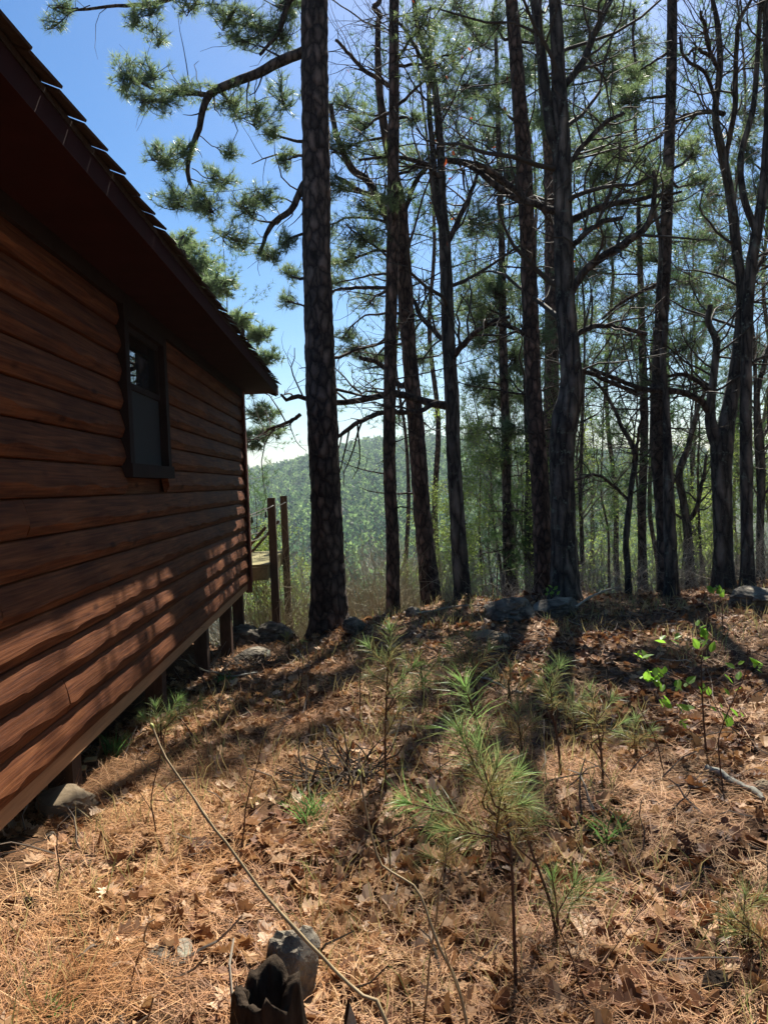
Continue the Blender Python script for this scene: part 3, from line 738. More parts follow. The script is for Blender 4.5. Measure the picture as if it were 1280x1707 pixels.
# slim straight pine
pine('pine_tree', (656, 1022), [(655, 1000, 23), (654, 900, 22), (649, 760, 21), (650, 620, 21), (654, 420, 20), (656, 200, 18), (657, 0, 16)], 9.7,
     [(605, 55, 45, 40, 26), (625, 150, 50, 34, 26), (700, 45, 50, 44, 28), (720, 125, 45, 34, 22), (600, 210, 40, 28, 20), (690, 200, 34, 26, 16), (640, 260, 34, 20, 12), (760, 90, 30, 40, 18), (570, 20, 44, 30, 22), (660, 330, 34, 20, 12), (700, 270, 34, 26, 16)],
     'slim straight pine trunk standing before the leaning reddish pine', 'redbark', D=11.6, k=24, crownz=(9.2, 9.7), ncrown=3, dens=1.5, crown_n=10, dead=26,
     limbs=[([(660, 150, 8), (610, 120, 7), (560, 70, 5)], None), ([(655, 480, 6), (610, 478, 6), (570, 482, 5), (545, 490, 3)], [0, .1, .2, .3])])
# leaning reddish pine
pine('pine_tree', (720, 1014), [(718, 1000, 33), (708, 900, 29), (700, 800, 28), (692, 700, 27), (683, 600, 26), (676, 500, 25), (672, 420, 23), (668, 340, 19), (645, 240, 15), (632, 140, 12), (630, 40, 9)], 9.6,
     [(578, 245, 45, 34, 26), (556, 312, 34, 34, 22), (603, 395, 54, 30, 28), (570, 436, 44, 24, 22), (620, 345, 36, 26, 16), (590, 585, 40, 22, 24, 2), (628, 600, 44, 16, 20, 1.5), (575, 560, 30, 16, 14, 2), (700, 600, 34, 22, 14, 1.5), (610, 505, 32, 16, 12, 2), (560, 470, 26, 18, 12, 1), (540, 380, 24, 30, 14, 1), (575, 180, 40, 34, 22, .8), (640, 90, 34, 40, 20, .5)],
     'leaning pine with reddish scaly bark and a bent top', 'redbark', D=12.5, k=26, crownz=(9.2, 9.6), ncrown=2, crown_n=9, dead=18,
     limbs=[([(668, 420, 11), (620, 310, 12), (585, 275, 12), (560, 225, 10), (548, 170, 7)], None), ([(672, 345, 11), (640, 330, 9), (600, 320, 8), (560, 295, 6)], [0, .2, .3, .4]), ([(690, 625, 11), (668, 640, 10), (640, 605, 9), (600, 590, 7)], [0, .1, .2, .2]), ([(670, 370, 9), (690, 310, 8), (720, 270, 7), (735, 240, 5)], None)])
# tall pine right of the middle
pine('pine_tree', (913, 1004), [(912, 985, 40), (905, 900, 33), (898, 780, 29), (889, 640, 27), (882, 470, 26), (873, 260, 25), (862, 120, 23), (852, 0, 20)], 10.8,
     [(830, 40, 40, 34, 20), (822, 170, 30, 26, 12), (866, 352, 30, 22, 10, .6), (900, 60, 30, 30, 14)],
     'tall pine with flaky red-brown bark crowding the dark oak', 'redbark', D=11.9, k=26, crownz=(9.3, 10.8), ncrown=7, crown_n=12, dead=30,
     limbs=[([(880, 345, 11), (840, 320, 11), (800, 290, 9), (760, 270, 6)], None), ([(884, 560, 8), (850, 545, 7), (820, 540, 5)], None)])
# second pine hidden partly behind the oak
pine('pine_tree', (926, 1004), [(925, 985, 27), (921, 850, 25), (919, 700, 25), (920, 500, 24), (918, 300, 22), (905, 120, 18), (893, 0, 15)], 18,
     [(960, 55, 64, 54, 60), (1003, 118, 60, 48, 52), (932, 180, 50, 46, 40), (1010, 205, 50, 38, 36), (1060, 80, 40, 44, 34), (890, 115, 34, 46, 28), (880, 50, 34, 40, 26), (980, 10, 50, 26, 34), (1040, 20, 40, 24, 24), (960, 250, 50, 30, 26), (900, 200, 34, 30, 20), (1050, 140, 40, 30, 24)],
     'pine stem down the slope behind the dark oak, with a lush crown', 'redbark', D=20, k=22, crownz=(16, 19), ncrown=4, dead=14, dens=2.0, tint0=.62)
pine('pine_tree', (846, 995), [(846, 960, 16), (845, 850, 15), (842, 700, 14), (838, 560, 13), (836, 400, 11), (830, 200, 8), (826, 60, 6)], 13.5,
     [(800, 60, 45, 44, 28), (792, 150, 50, 38, 28), (822, 232, 45, 36, 26), (758, 245, 36, 30, 18), (842, 300, 50, 30, 26), (800, 372, 58, 30, 34), (745, 180, 36, 40, 22), (770, 20, 44, 30, 22), (860, 130, 34, 34, 18), (832, 478, 52, 34, 40), (820, 532, 54, 38, 44), (852, 602, 50, 40, 44), (800, 566, 40, 30, 26), (830, 662, 54, 34, 38), (786, 500, 30, 30, 18), (900, 560, 30, 40, 20), (800, 640, 30, 30, 18), (850, 720, 40, 24, 20), (820, 770, 40, 24, 18), (880, 660, 30, 30, 18), (790, 720, 26, 26, 14)],
     'dense dark-crowned pine rising between the dark oak and slender oak', 'pinebark', D=17, k=12, step=.12, crownz=(7, 8), ncrown=0, dead=14, dens=2.5, tint0=.45)
pine('pine_tree', (1072, 985), [(1072, 960, 15), (1070, 850, 14), (1074, 700, 13), (1070, 560, 12), (1066, 420, 9), (1064, 330, 6)], 12.2,
     [(1150, 480, 46, 30, 26), (1080, 420, 50, 30, 26), (1000, 400, 48, 24, 26), (980, 455, 60, 24, 28), (1160, 400, 46, 24, 22), (1130, 580, 44, 30, 22), (1050, 500, 50, 26, 22), (1040, 580, 50, 30, 22), (1110, 350, 44, 26, 22), (1020, 340, 44, 24, 20), (970, 540, 40, 26, 18), (1080, 640, 40, 24, 16)],
     'pine with wide layered boughs behind the straight pine', 'pinebark', D=18, k=12, step=.12, crownz=(11, 12), ncrown=0, dead=24, tint0=.5)
pine('pine_tree', (1300, 970), [(1300, 930, 18), (1298, 800, 17), (1296, 650, 16), (1292, 450, 14), (1288, 250, 11), (1284, 120, 8)], 15,
     [(1258, 185, 36, 44, 30), (1246, 250, 40, 34, 28), (1266, 320, 36, 34, 24), (1236, 470, 44, 28, 24), (1200, 520, 44, 26, 20), (1240, 590, 44, 34, 22), (1190, 330, 36, 30, 18), (1270, 100, 24, 34, 16), (1210, 430, 36, 24, 18)],
     'pine with ragged boughs at the edge of the woods past the lichen-spotted trunk', 'pinebark', D=17.5, k=12, step=.12, crownz=(13, 14.5), ncrown=2, dead=20, tint0=.5)
# straight pine with a slimmer twin at its foot
pine('pine_tree', (1112, 990), [(1110, 960, 25), (1104, 850, 24), (1097, 740, 24), (1098, 620, 23), (1105, 490, 21), (1113, 300, 18), (1119, 120, 17), (1120, 0, 16)], 16,
     [(1050, 172, 40, 32, 24), (1040, 262, 52, 32, 38), (1000, 292, 46, 22, 26), (1082, 300, 34, 30, 24), (1064, 120, 34, 30, 18), (1152, 255, 36, 32, 22), (1160, 300, 34, 22, 20), (1010, 250, 36, 22, 18)],
     'straight dark pine trunk with a slimmer twin at its foot', 'pinebark', D=12.1, k=24, crownz=(9.4, 15.5), ncrown=12, crown_n=9, dead=34,
     limbs=[([(1105, 470, 7), (1080, 480, 7), (1040, 500, 5), (1000, 530, 3)], None), ([(1100, 640, 6), (1060, 660, 6), (1020, 640, 5)], None)])
pine('pine_tree', (1121, 1002), [(1120, 985, 22), (1117, 900, 20), (1114, 800, 17), (1112, 720, 14), (1108, 640, 10)], 5.5,
     [], 'slimmer lichen-spotted twin trunk at the foot of the straight pine', 'oakbark', D=11.5, k=20, crownz=(4, 5.2), ncrown=0, dead=10)
# pines rising beyond the roof and down the slope
for (bx, D_, top, cl, lb) in (
    (330, 19, (300, 392), [(300, 410, 40, 26, 40), (330, 440, 44, 26, 40), (290, 440, 30, 30, 24), (360, 478, 38, 22, 30), (330, 500, 40, 26, 30)], 'rounded pine crown rising past the shingled roof edge'),
    (372, 21, (392, 520), [(400, 536, 28, 20, 22), (432, 560, 26, 16, 18), (438, 598, 30, 16, 20), (420, 640, 36, 20, 26), (436, 690, 30, 14, 18), (450, 722, 26, 10, 12), (425, 735, 20, 14, 12)], 'pine with layered boughs seen between the eave and the thick trunk')):
    pine('pine_tree', (bx, 1000), [(bx, 900, 17), (bx - 4, 700, 14), (top[0] + 6, top[1] + 60, 9)], at(*top, D_)[2], cl, lb, 'pinebark', D=D_, k=12, step=.15, crownz=(0, 1), ncrown=0, dead=6, wid=.012, nn=14, tint0=.55)

# ------------------------------------------------------------------ leafless broadleaf trees
OAKN = [0]
def oak(name, base, stems, label, D, bark='oakbark', k=26, limbs=(), auto=(9, 5, 5), ln=(2.0, .9, .42), tz=None, redleaf=0, group=None, t0=.35, cat='tree', step=.045):
    OAKN[0] += 1
    T = None
    tw = MB(); tm = MB(); lines = []
    for si, st in enumerate(stems):
        path = px_path(st, D)
        if si == 0:
            gz = g1(path[0][0], path[0][1]); path[0][2] = min(path[0][2], gz - .08)
            T = tag(empty(name, (path[0][0], path[0][1], gz)), label, cat, group); org = np.array(T.location)
        if st[-1][1] < 8 and tz: path = extend(path, tz, rtop=.015)
        path[:, :3] -= org
        p = trunk_mesh(tm, path, k if si == 0 else 16, step, .05, seed=OAKN[0] + si * 3, flare=.3 if si == 0 else 0)
        lines.append(smooth_path(p, 40))
    tm.build('trunk', M[bark], T, True)
    for lb in limbs:
        dy = lb[1] if len(lb) > 1 and lb[1] is not None else np.linspace(0, rng.uniform(-.8, .8), len(lb[0]))
        lp = px_path(lb[0], D, dy); lp[:, :3] -= org
        lp = smooth_path(lp, 24); lp[:, :3] += np.cumsum(rng.normal(size=(24, 3)) * .007, axis=0)
        bm = MB(); tubes(bm, lp[:, :3], np.maximum(.006, lp[:, 3]), 8); bm.build('branch', M['limb'], T, True)
        t, r = spawn(lp[None, :, :3], lp[None, :, 3], 9, .12, 1, ln[1] * 1.1, .62, .12, .45, .24); tubes(tw, t, r, 4, .35)
        t2, r2 = spawn(t, r, 4, .2, 1, ln[2], .6, .12, .6, .26, m=5, rmin=.0026); tubes(tw, t2, r2, 3, .45)
    for li in lines:
        P, R = li[None, :, :3], li[None, :, 3]
        a, ra_ = spawn(P, R, auto[0], t0, 1, ln[0], .75, .18, .32, .22, m=8); tubes(tw, a, ra_, 5, .3)
        b_, rb = spawn(a, ra_, auto[1], .2, 1, ln[1], .62, .12, .5, .24, m=6); tubes(tw, b_, rb, 3, .4)
        c_, rc = spawn(b_, rb, auto[2], .2, 1, ln[2], .6, .10, .6, .26, m=4, rmin=.0026); tubes(tw, c_, rc, 3, .5)
        if redleaf:
            s = c_[rng.integers(0, len(c_), redleaf), -1]; lm = MB(); leafcards(lm, s, .045, .5); lm.build('dead_leaf', M['redleaf'], T)['kind'] = 'stuff'
    tag(tw.build('twig', [M['twig']], T, True), kind='stuff')
    return T

def leafcards(mb, C, size, tint, jit=.5):
    """small folded leaves: two triangles each, free orientation"""
    n = len(C)
    if n == 0: return
    u = rdir(n); v = norm(np.cross(u, rdir(n))); s = size * (.6 + .8 * rng.random((n, 1)))
    nn_ = np.cross(u, v)
    V = np.stack([C, C + u * s + v * s * .45 + nn_ * s * .15, C + u * s * 2, C + u * s - v * s * .45 + nn_ * s * .15], 1).reshape(-1, 3)
    f = np.array([[0, 1, 2], [0, 2, 3]])[None] + (np.arange(n) * 4)[:, None, None]
    tt = np.repeat(np.clip(tint + (rng.random(n) - .5) * jit, 0, 1), 2)
    mb.add(V, f.reshape(-1, 3), tt)

oak('oak_tree', (772, 1010), [[(772, 1012, 30), (769, 960, 27), (762, 860, 25), (756, 760, 24), (753, 660, 23), (747, 560, 22), (744, 460, 21), (741, 395, 19), (737, 330, 14), (733, 230, 13), (722, 130, 11), (700, 60, 9), (690, 5, 7)],
                             [(744, 400, 13), (728, 340, 12), (722, 260, 10), (715, 170, 8), (718, 60, 6)]],
    'slender dark leafless oak sending long level limbs across to the thick pine', 12.0, tz=11,
    limbs=[([(752, 676, 15), (730, 672, 14), (700, 664, 12), (670, 655, 12), (640, 655, 11), (600, 662, 10), (560, 664, 9), (520, 660, 8), (495, 655, 8), (482, 662, 7), (470, 650, 4)], np.linspace(0, -.4, 11)),
           ([(730, 672, 8), (700, 686, 8), (665, 688, 8), (630, 690, 8), (600, 703, 8), (575, 722, 7), (555, 735, 4)], np.linspace(-.1, -.5, 7)),
           ([(500, 690, 7), (480, 702, 6), (450, 710, 5), (432, 722, 3)], [-.4, -.3, -.2, 0]),
           ([(750, 600, 11), (775, 565, 10), (800, 545, 8), (850, 520, 6)], None), ([(744, 410, 9), (770, 350, 9), (785, 320, 7), (800, 280, 5)], None),
           ([(748, 572, 9), (722, 545, 9), (700, 520, 8), (688, 490, 7)], None), ([(742, 300, 8), (700, 270, 8), (660, 262, 6), (600, 270, 4)], None), ([(738, 265, 10), (790, 275, 12), (830, 300, 14), (870, 335, 13), (915, 350, 12)], None),
           ([(720, 130, 7), (690, 70, 6), (660, 20, 4)], None)], redleaf=26, auto=(10, 5, 4))
oak('oak_tree', (940, 1006), [[(942, 1008, 52), (941, 960, 45), (938, 860, 40), (937, 760, 40), (942, 700, 44), (952, 650, 40), (950, 600, 35), (944, 520, 33), (940, 420, 32), (938, 320, 30), (935, 230, 28), (930, 120, 24), (925, 5, 20)],
                             [(934, 262, 18), (918, 215, 18), (908, 140, 16), (898, 60, 15), (890, 4, 13)]],
    'heavy dark oak trunk with a swollen bend, forking high up', 11.1, k=34, tz=10.2, step=.035,
    limbs=[([(942, 140, 13), (965, 110, 12), (985, 60, 11), (1000, 30, 10), (1018, -5, 8)], None),
           ([(945, 370, 13), (985, 352, 11), (1030, 338, 9), (1080, 328, 7), (1130, 320, 4)], None),
           ([(948, 500, 12), (975, 455, 14), (1010, 430, 15), (1050, 405, 14), (1085, 375, 11), (1095, 330, 8), (1092, 290, 5)], None),
           ([(944, 420, 10), (965, 400, 10), (1000, 378, 9), (1040, 362, 7)], None), ([(940, 280, 10), (965, 250, 9), (1000, 215, 8), (1040, 190, 6)], None),
           ([(955, 560, 10), (985, 545, 9), (1030, 540, 8), (1090, 552, 7)], None), ([(935, 355, 12), (905, 345, 12), (870, 330, 10), (820, 290, 8), (790, 270, 6)], None),
           ([(955, 612, 9), (990, 622, 8), (1030, 640, 7), (1060, 650, 6)], None)], auto=(10, 5, 4))
oak('oak_tree', (1205, 968), [[(1206, 972, 38), (1205, 920, 30), (1204, 850, 30), (1203, 790, 32), (1204, 740, 36), (1212, 700, 26), (1222, 640, 22), (1232, 560, 18), (1236, 480, 17), (1228, 420, 16), (1218, 330, 15), (1205, 260, 14), (1192, 190, 11), (1200, 110, 10), (1196, 40, 9), (1188, 0, 7)],
                             [(1200, 748, 26), (1186, 712, 20), (1184, 680, 16), (1190, 620, 13), (1194, 570, 12), (1180, 535, 10), (1184, 508, 8)]],
    'black forked oak with a stubby burl and one limb arching sideways', 11.9, k=30, tz=10,
    limbs=[([(1182, 690, 11), (1172, 670, 11), (1155, 660, 11), (1135, 654, 10), (1110, 652, 10), (1080, 652, 9), (1050, 640, 8), (1020, 628, 7), (985, 615, 5)], np.linspace(0, -.5, 9)),
           ([(1190, 655, 8), (1160, 635, 8), (1135, 622, 7), (1110, 625, 5)], None),
           ([(1205, 190, 9), (1180, 185, 8), (1150, 190, 8), (1120, 200, 6)], None), ([(1210, 270, 8), (1225, 190, 9), (1235, 110, 8), (1240, 40, 7), (1262, 0, 5)], None),
           ([(1196, 110, 7), (1180, 95, 6), (1160, 85, 5), (1150, 95, 3)], None), ([(1200, 120, 6), (1180, 60, 6), (1165, 20, 4)], None), ([(1198, 175, 6), (1170, 120, 6), (1140, 100, 5), (1130, 60, 4)], None)], auto=(11, 5, 5), ln=(1.5, .9, .42))
oak('oak_tree', (1246, 980), [[(1246, 982, 25), (1245, 900, 20), (1244, 800, 20), (1243, 700, 19), (1244, 600, 18), (1247, 500, 18), (1254, 430, 18), (1264, 370, 17), (1274, 300, 15), (1280, 200, 13), (1278, 90, 11), (1276, 0, 9)],
                             [(1262, 390, 12), (1240, 330, 11), (1235, 260, 10), (1255, 180, 9), (1262, 100, 8), (1268, 4, 7)]],
    'lichen-spotted grey trunk next to the black forked oak', 11.6, k=22, tz=10, limbs=[([(1248, 480, 8), (1270, 440, 8), (1300, 400, 7)], None), ([(1244, 610, 5), (1280, 590, 5), (1330, 560, 4)], None)], auto=(10, 5, 5), ln=(1.5, .9, .42))
oak('oak_tree', (1047, 1000), [[(1047, 1002, 11), (1047, 960, 10), (1043, 910, 10), (1046, 870, 10), (1052, 810, 9), (1059, 762, 9), (1050, 735, 8), (1035, 710, 7), (1028, 690, 6), (1005, 650, 5), (985, 630, 3)]],
    'thin crooked dark sapling bending sharply between the oak and straight pine', 11.9, k=12, auto=(9, 4, 4), ln=(.9, .5, .3), limbs=[([(1056, 770, 6), (1066, 720, 5), (1072, 690, 4)], None), ([(1045, 830, 5), (1000, 790, 5), (960, 800, 4)], None)])
oak('oak_tree', (1268, 965), [[(1268, 968, 14), (1267, 900, 12), (1270, 800, 11), (1268, 740, 11), (1262, 660, 9), (1276, 600, 8), (1290, 540, 6)]],
    'narrow trunk beyond the lichen-spotted grey trunk', 14.5, k=12, auto=(10, 4, 4), ln=(1.2, .6, .35))
oak('oak_tree', (1150, 960), [[(1150, 962, 17), (1147, 900, 15), (1140, 840, 13), (1132, 790, 12), (1148, 740, 9), (1160, 690, 7), (1180, 640, 5)]],
    'short dark forked trunk between the straight pine and black oak', 15.0, k=14, auto=(10, 4, 4), ln=(1.3, .6, .35), limbs=[([(1145, 870, 9), (1160, 850, 8), (1172, 800, 6), (1178, 760, 4)], None)])
oak('oak_tree', (884, 990), [[(884, 992, 20), (883, 930, 18), (882, 860, 17), (884, 780, 15), (880, 700, 13), (876, 620, 10)]],
    'pale grey trunk down the slope behind the red-barked pine', 17.0, k=14, auto=(12, 4, 4), ln=(1.5, .7, .35))

# ------------------------------------------------------------------ woods beyond the crest: shared kinds of tree, one object each
def variant(kind, H, seed):
    tm, cr, tw = MB(), MB(), MB()
    n = 9; zz = np.linspace(0, H, n)
    P = np.stack([np.cumsum(rng.normal(size=n) * H * .010), np.cumsum(rng.normal(size=n) * H * .010), zz], -1); P[:, :2] -= P[0, :2]
    r0 = H * .0045 + .02
    R = np.linspace(r0, .015, n) ; R[0] *= 1.3
    pp = smooth_path(np.column_stack([P, R]), 30); tubes(tm, pp[:, :3], pp[:, 3], 8)
    li = pp[None]
    if 'pine' in kind:
        a, ra_ = spawn(li[..., :3], li[..., 3], 26 if kind == 'pine' else 42, .34 if kind == 'pine' else .46, .97, (H * .13 if kind == 'pine' else 2.3), .85, .12, .3, .12, m=6); tubes(tw, a, ra_, 4, .3)
        b_, rb = spawn(a, ra_, 9 if kind == 'pine' else 10, .3, 1, (H * .05 if kind == 'pine' else .8), .6, .25, .5, .16, m=4); tubes(tw, b_, rb, 3, .3)
        e = np.concatenate([b_[:, -1], b_[:, 2]]); d = np.concatenate([b_[:, -1] - b_[:, -2]] * 2) + np.array([0, 0, .1])
        ti = np.clip(.5 + .2 * noise(e[:, 0], e[:, 1], e[:, 2]) + .08 * rng.normal(size=len(e)), 0, 1)
        tufts(cr, e, d, 13, .26, .020, .95, .12, ti, .25)
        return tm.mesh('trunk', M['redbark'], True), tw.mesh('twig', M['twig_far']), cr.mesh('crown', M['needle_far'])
    t0 = .22 if kind == 'bare' else .12
    a, ra_ = spawn(li[..., :3], li[..., 3], 16, t0, 1, H * .19, .62, .25, .42, .2, m=7); tubes(tw, a, ra_, 4, .3)
    b_, rb = spawn(a, ra_, 6, .2, 1, H * .085, .6, .2, .5, .24, m=5, rmin=.005); tubes(tw, b_, rb, 3, .4)
    c_, rc = spawn(b_, rb, 5, .2, 1, H * .045, .6, .15, .6, .26, m=4, rmin=.004); tubes(tw, c_, rc, 3, .55)
    if kind == 'spring':
        e = np.concatenate([c_[:, q] for q in (1, 2, 3)] + [b_[:, -1]]); e = np.repeat(e, 3, 0) + rng.normal(size=(len(e) * 3, 3)) * .11
        leafcards(cr, e, .042, .5, .8)
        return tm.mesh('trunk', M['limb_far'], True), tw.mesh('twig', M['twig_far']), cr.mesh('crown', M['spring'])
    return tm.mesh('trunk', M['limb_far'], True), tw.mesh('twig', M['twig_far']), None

VAR = {k: [variant(k, H, i) for i, H in enumerate(hs)] for k, hs in (('bare', (8, 10, 7)), ('spring', (6.5, 8, 5)), ('pine', (11, 13, 9, 14)), ('tallpine', (21, 24)))}
LBL = {'bare': 'slim leafless tree in the woods beyond the crest', 'spring': 'young tree with fresh yellow-green leaves beyond the crest', 'pine': 'green-needled pine in the woods beyond the crest'}
GRP = {'bare': 'leafless trees beyond the crest', 'spring': 'fresh-leaved trees beyond the crest', 'pine': 'pines beyond the crest'}
LBL['tallpine'] = 'tall pine with a high crown down the slope beyond the crest'; GRP['tallpine'] = 'tall pines down the slope beyond the crest'
NAM = {'tallpine': 'pine_tree', 'bare': 'bare_tree', 'spring': 'young_tree', 'pine': 'pine_tree'}
def bgtree(kind, x, y, s=1.0, grp=None, lab=None):
    tr = VAR[kind][rng.integers(len(VAR[kind]))]
    o = tag(empty(NAM[kind], (x, y, g1(x, y) - .1), rng.uniform(0, 6.28)), lab or LBL[kind], 'tree', grp or GRP[kind]); o.scale = (s, s, s)
    link('trunk', tr[0], o); link('twig', tr[1], o)['kind'] = 'stuff'
    if tr[2]: link('crown', tr[2], o)['kind'] = 'stuff'
placed = []
def far_enough(x, y, d):
    for (a, b_) in placed:
        if (a - x) ** 2 + (b_ - y) ** 2 < d * d: return False
    placed.append((x, y)); return True
tries = 0; cnt = 0
while cnt < 78 and tries < 4000:
    tries += 1
    y = 14.5 + 50 * rng.random() ** 1.7
    ang = rng.uniform(.09, .62)
    x = ang * y
    if not far_enough(x, y, 1.1 + y * .03): continue
    u = rng.random()
    kind = 'bare' if u < .44 else ('spring' if u < .84 else 'pine')
    if kind == 'pine': y += 7; x = ang * y
    bgtree(kind, x, y, rng.uniform(.8, 1.2) * (.72 if kind == 'spring' else 1)); cnt += 1
for kind, ang, y, s in (('spring', -.155, 15.5, .62), ('spring', -.13, 19, .6), ('pine', -.175, 30, .8), ('spring', -.12, 24, .55), ('spring', .06, 16.5, .5), ('spring', .10, 15.5, .55), ('pine', .13, 26, .7), ('pine', .165, 24, .7), ('pine', .21, 28, .8),
                        ('spring', .055, 26, .5), ('bare', -.05, 30, .5), ('bare', .01, 34, .5), ('bare', -.09, 36, .5), ('pine', .12, 18, .5), ('pine', .19, 17, .5), ('pine', .255, 18.5, .55), ('pine', .33, 17.5, .5), ('pine', .41, 19, .55), ('pine', .16, 21, .55), ('pine', .29, 22, .6), ('pine', .47, 21, .6),
                        ('pine', -.05, 62, .9), ('pine', -.01, 75, .9), ('pine', .03, 68, .9), ('pine', -.09, 80, 1.0), ('bare', .02, 55, .9), ('bare', -.03, 48, .8)):
    bgtree(kind, ang * y, y, s)

for ang, y, s in ((.02, 27, .9), (.085, 24, .92), (.14, 30, 1.0), (.20, 27, .95), (.26, 33, 1.05), (.31, 26, .95), (.37, 30, 1.05), (.44, 27, .95), (.50, 30, 1.0), (-.20, 30, .75)):
    bgtree('tallpine', ang * y, y, s)
# woods flanking the clearing opposite the cabin wall (they also mirror in the window)
LBL['flank'] = 'tree of the woods flanking the clearing opposite the cabin wall'
for k in range(72):
    y = -12 + k * .34 + rng.uniform(-.4, .4); x = rng.uniform(6.2, 13) + max(0, y - 4) * .55
    kd = ('pine', 'spring', 'tallpine', 'bare', 'pine')[k % 5]
    bgtree(kd, x, y, rng.uniform(.8, 1.2), {'pine': 'low pines', 'tallpine': 'tall pines', 'bare': 'leafless trees', 'spring': 'fresh-leaved trees'}[kd] + ' flanking the clearing', {'pine': 'low-branched pine', 'tallpine': 'tall pine', 'bare': 'leafless tree', 'spring': 'fresh-leaved tree'}[kd] + ' flanking the clearing opposite the cabin wall')
# ------------------------------------------------------------------ forest on the far hillside and scrub in the valley (one mass each)
def far_forest(name, n, y0, y1, a0, a1, dens, H, kind, label, m):
    y = np.sqrt(rng.uniform(y0 ** 2, y1 ** 2, n)); a = rng.uniform(a0, a1, n); x = a * y
    keep = dens(x, y, rng.random(n)); x, y = x[keep], y[keep]; n = len(x)
    z = ground(x, y, False); h = H * rng.uniform(.65, 1.25, n)
    b = MB()
    if kind == 'pine':
        q = 42
        u = rng.random((n, q)); th = rng.uniform(0, 6.283, (n, q))
        zz = .22 + .78 * u; rad = .23 * np.sin(np.clip((1.03 - zz) * 2.1, 0, 1.57)) * rng.uniform(.45, 1.1, (n, q))
        C = np.stack([x[:, None] + np.cos(th) * rad * h[:, None], y[:, None] + np.sin(th) * rad * h[:, None], z[:, None] + zz * h[:, None]], -1).reshape(-1, 3)
        d = norm(np.stack([np.cos(th), np.sin(th), .9 + 0 * th], -1).reshape(-1, 3) + .5 * rdir(n * q))
        s = (h[:, None] * np.ones((1, q))).reshape(-1, 1) * .085 * (.6 + .8 * rng.random((n * q, 1)))
        sd_ = norm(np.cross(d, rdir(n * q)))
        V = np.stack([C - sd_ * s * .6, C + sd_ * s * .6, C + d * s * 1.5], 1).reshape(-1, 3)
        tt = np.clip(np.repeat(.45 + .33 * rng.normal(size=n), q) + (rng.random(n * q) - .5) * .3, 0, 1)
        b.add(V, np.arange(len(V)).reshape(-1, 3), tt)
    else:
        q = 26
        base = np.stack([x, y, z], -1)[:, None, :] + np.array([0, 0, 1.0]) * (h[:, None, None] * rng.uniform(.1, .75, (n, q, 1)))
        d = norm(rdir(n * q).reshape(n, q, 3) * .75 + np.array([0, 0, .9]))
        L = h[:, None, None] * rng.uniform(.15, .4, (n, q, 1)); sd_ = norm(np.cross(d, rdir(n * q).reshape(n, q, 3))) * h[:, None, None] * .010
        V = np.stack([base - sd_, base + sd_, base + d * L], 2).reshape(-1, 3)
        tt = np.clip(np.repeat(.5 + .25 * rng.normal(size=n), q), 0, 1)
        b.add(V, np.arange(len(V)).reshape(-1, 3), tt)
    o = b.build(name, m); tag(o, label, 'forest', kind='stuff'); return o
far_forest('far_forest', 9500, 170, 900, -.30, .42, lambda x, y, r: r < .35 + .65 * sstep(180, 420, y + 60 * noise(x / 45, y / 45, 0, 31)), 12.5, 'pine', 'pine forest covering the far hillside', M['needle_far'])
far_forest('far_woods', 5200, 60, 420, -.26, .40, lambda x, y, r: r < 1 - .8 * sstep(170, 380, y + 60 * noise(x / 45, y / 45, 0, 31)), 9.5, 'bare', 'grey leafless woods in the valley below the hillside', M['brush'])

def brush(name, n, xa, xb, ya, yb, hgt, label, m):
    x = rng.uniform(xa, xb, n) ; y = ya + (yb - ya) * rng.random(n) ** 1.3
    x = x * y
    z = ground(x, y)
    P0 = np.stack([x, y, z - .03], -1)
    d = norm(rdir(n) * .55 + np.array([0, 0, 1.0])); m_ = 5
    P = np.empty((n, m_, 3)); P[:, 0] = P0; L = hgt * (.4 + .9 * rng.random(n)) * (.7 + .5 * noise(x / 2, y / 2, 0, 41))
    for q in range(1, m_):
        d = norm(d + rng.normal(size=(n, 3)) * .22); P[:, q] = P[:, q - 1] + d * (L / (m_ - 1))[:, None]
    R = np.linspace(.0075, .0035, m_)[None] * np.ones((n, 1)) * (y[:, None] / 16) ** .8
    b = MB(); tt = np.clip(.5 + .25 * rng.normal(size=n), 0, 1); tubes(b, P, R, 3, tt)
    a, ra_ = spawn(P, R, 5, .25, 1, hgt * .38, .6, .1, .7, .25, m=4); tubes(b, a, ra_, 3, np.repeat(tt, 5))
    return tag(b.build(name, m), label, 'brush', kind='stuff')
brush('brush', 1900, -.20, .10, 12.4, 24, 1.9, 'tangle of tan leafless brush on the slope past the thick pine', M['brush'])
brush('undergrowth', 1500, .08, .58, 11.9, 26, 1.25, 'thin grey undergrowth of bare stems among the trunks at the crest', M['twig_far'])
# ------------------------------------------------------------------ forest floor litter
def on_ground(n, x0, x1, y0, y1, power=1.0):
    y = y0 + (y1 - y0) * rng.random(n) ** power
    x = rng.uniform(-1, 1, n) * (0.62 * y + .6)
    x = np.clip(x, x0, x1)
    keep = (x > -2.1 - .036 * y) & (np.abs(x) < .60 * y + .5)
    return x[keep], y[keep]
def gnormal(x, y, e=.05):
    zx = (ground(x + e, y) - ground(x - e, y)) / (2 * e); zy = (ground(x, y + e) - ground(x, y - e)) / (2 * e)
    return norm(np.stack([-zx, -zy, np.ones_like(zx)], -1))
OAKO = np.array([(0, 0), (.10, .10), (.30, .13), (.20, .26), (.42, .40), (.22, .46), (.38, .68), (.18, .72), (.16, .92), (0, 1.0), (-.15, .90), (-.19, .70), (-.38, .64), (-.21, .47), (-.41, .38), (-.2, .27), (-.29, .14), (-.09, .1)])
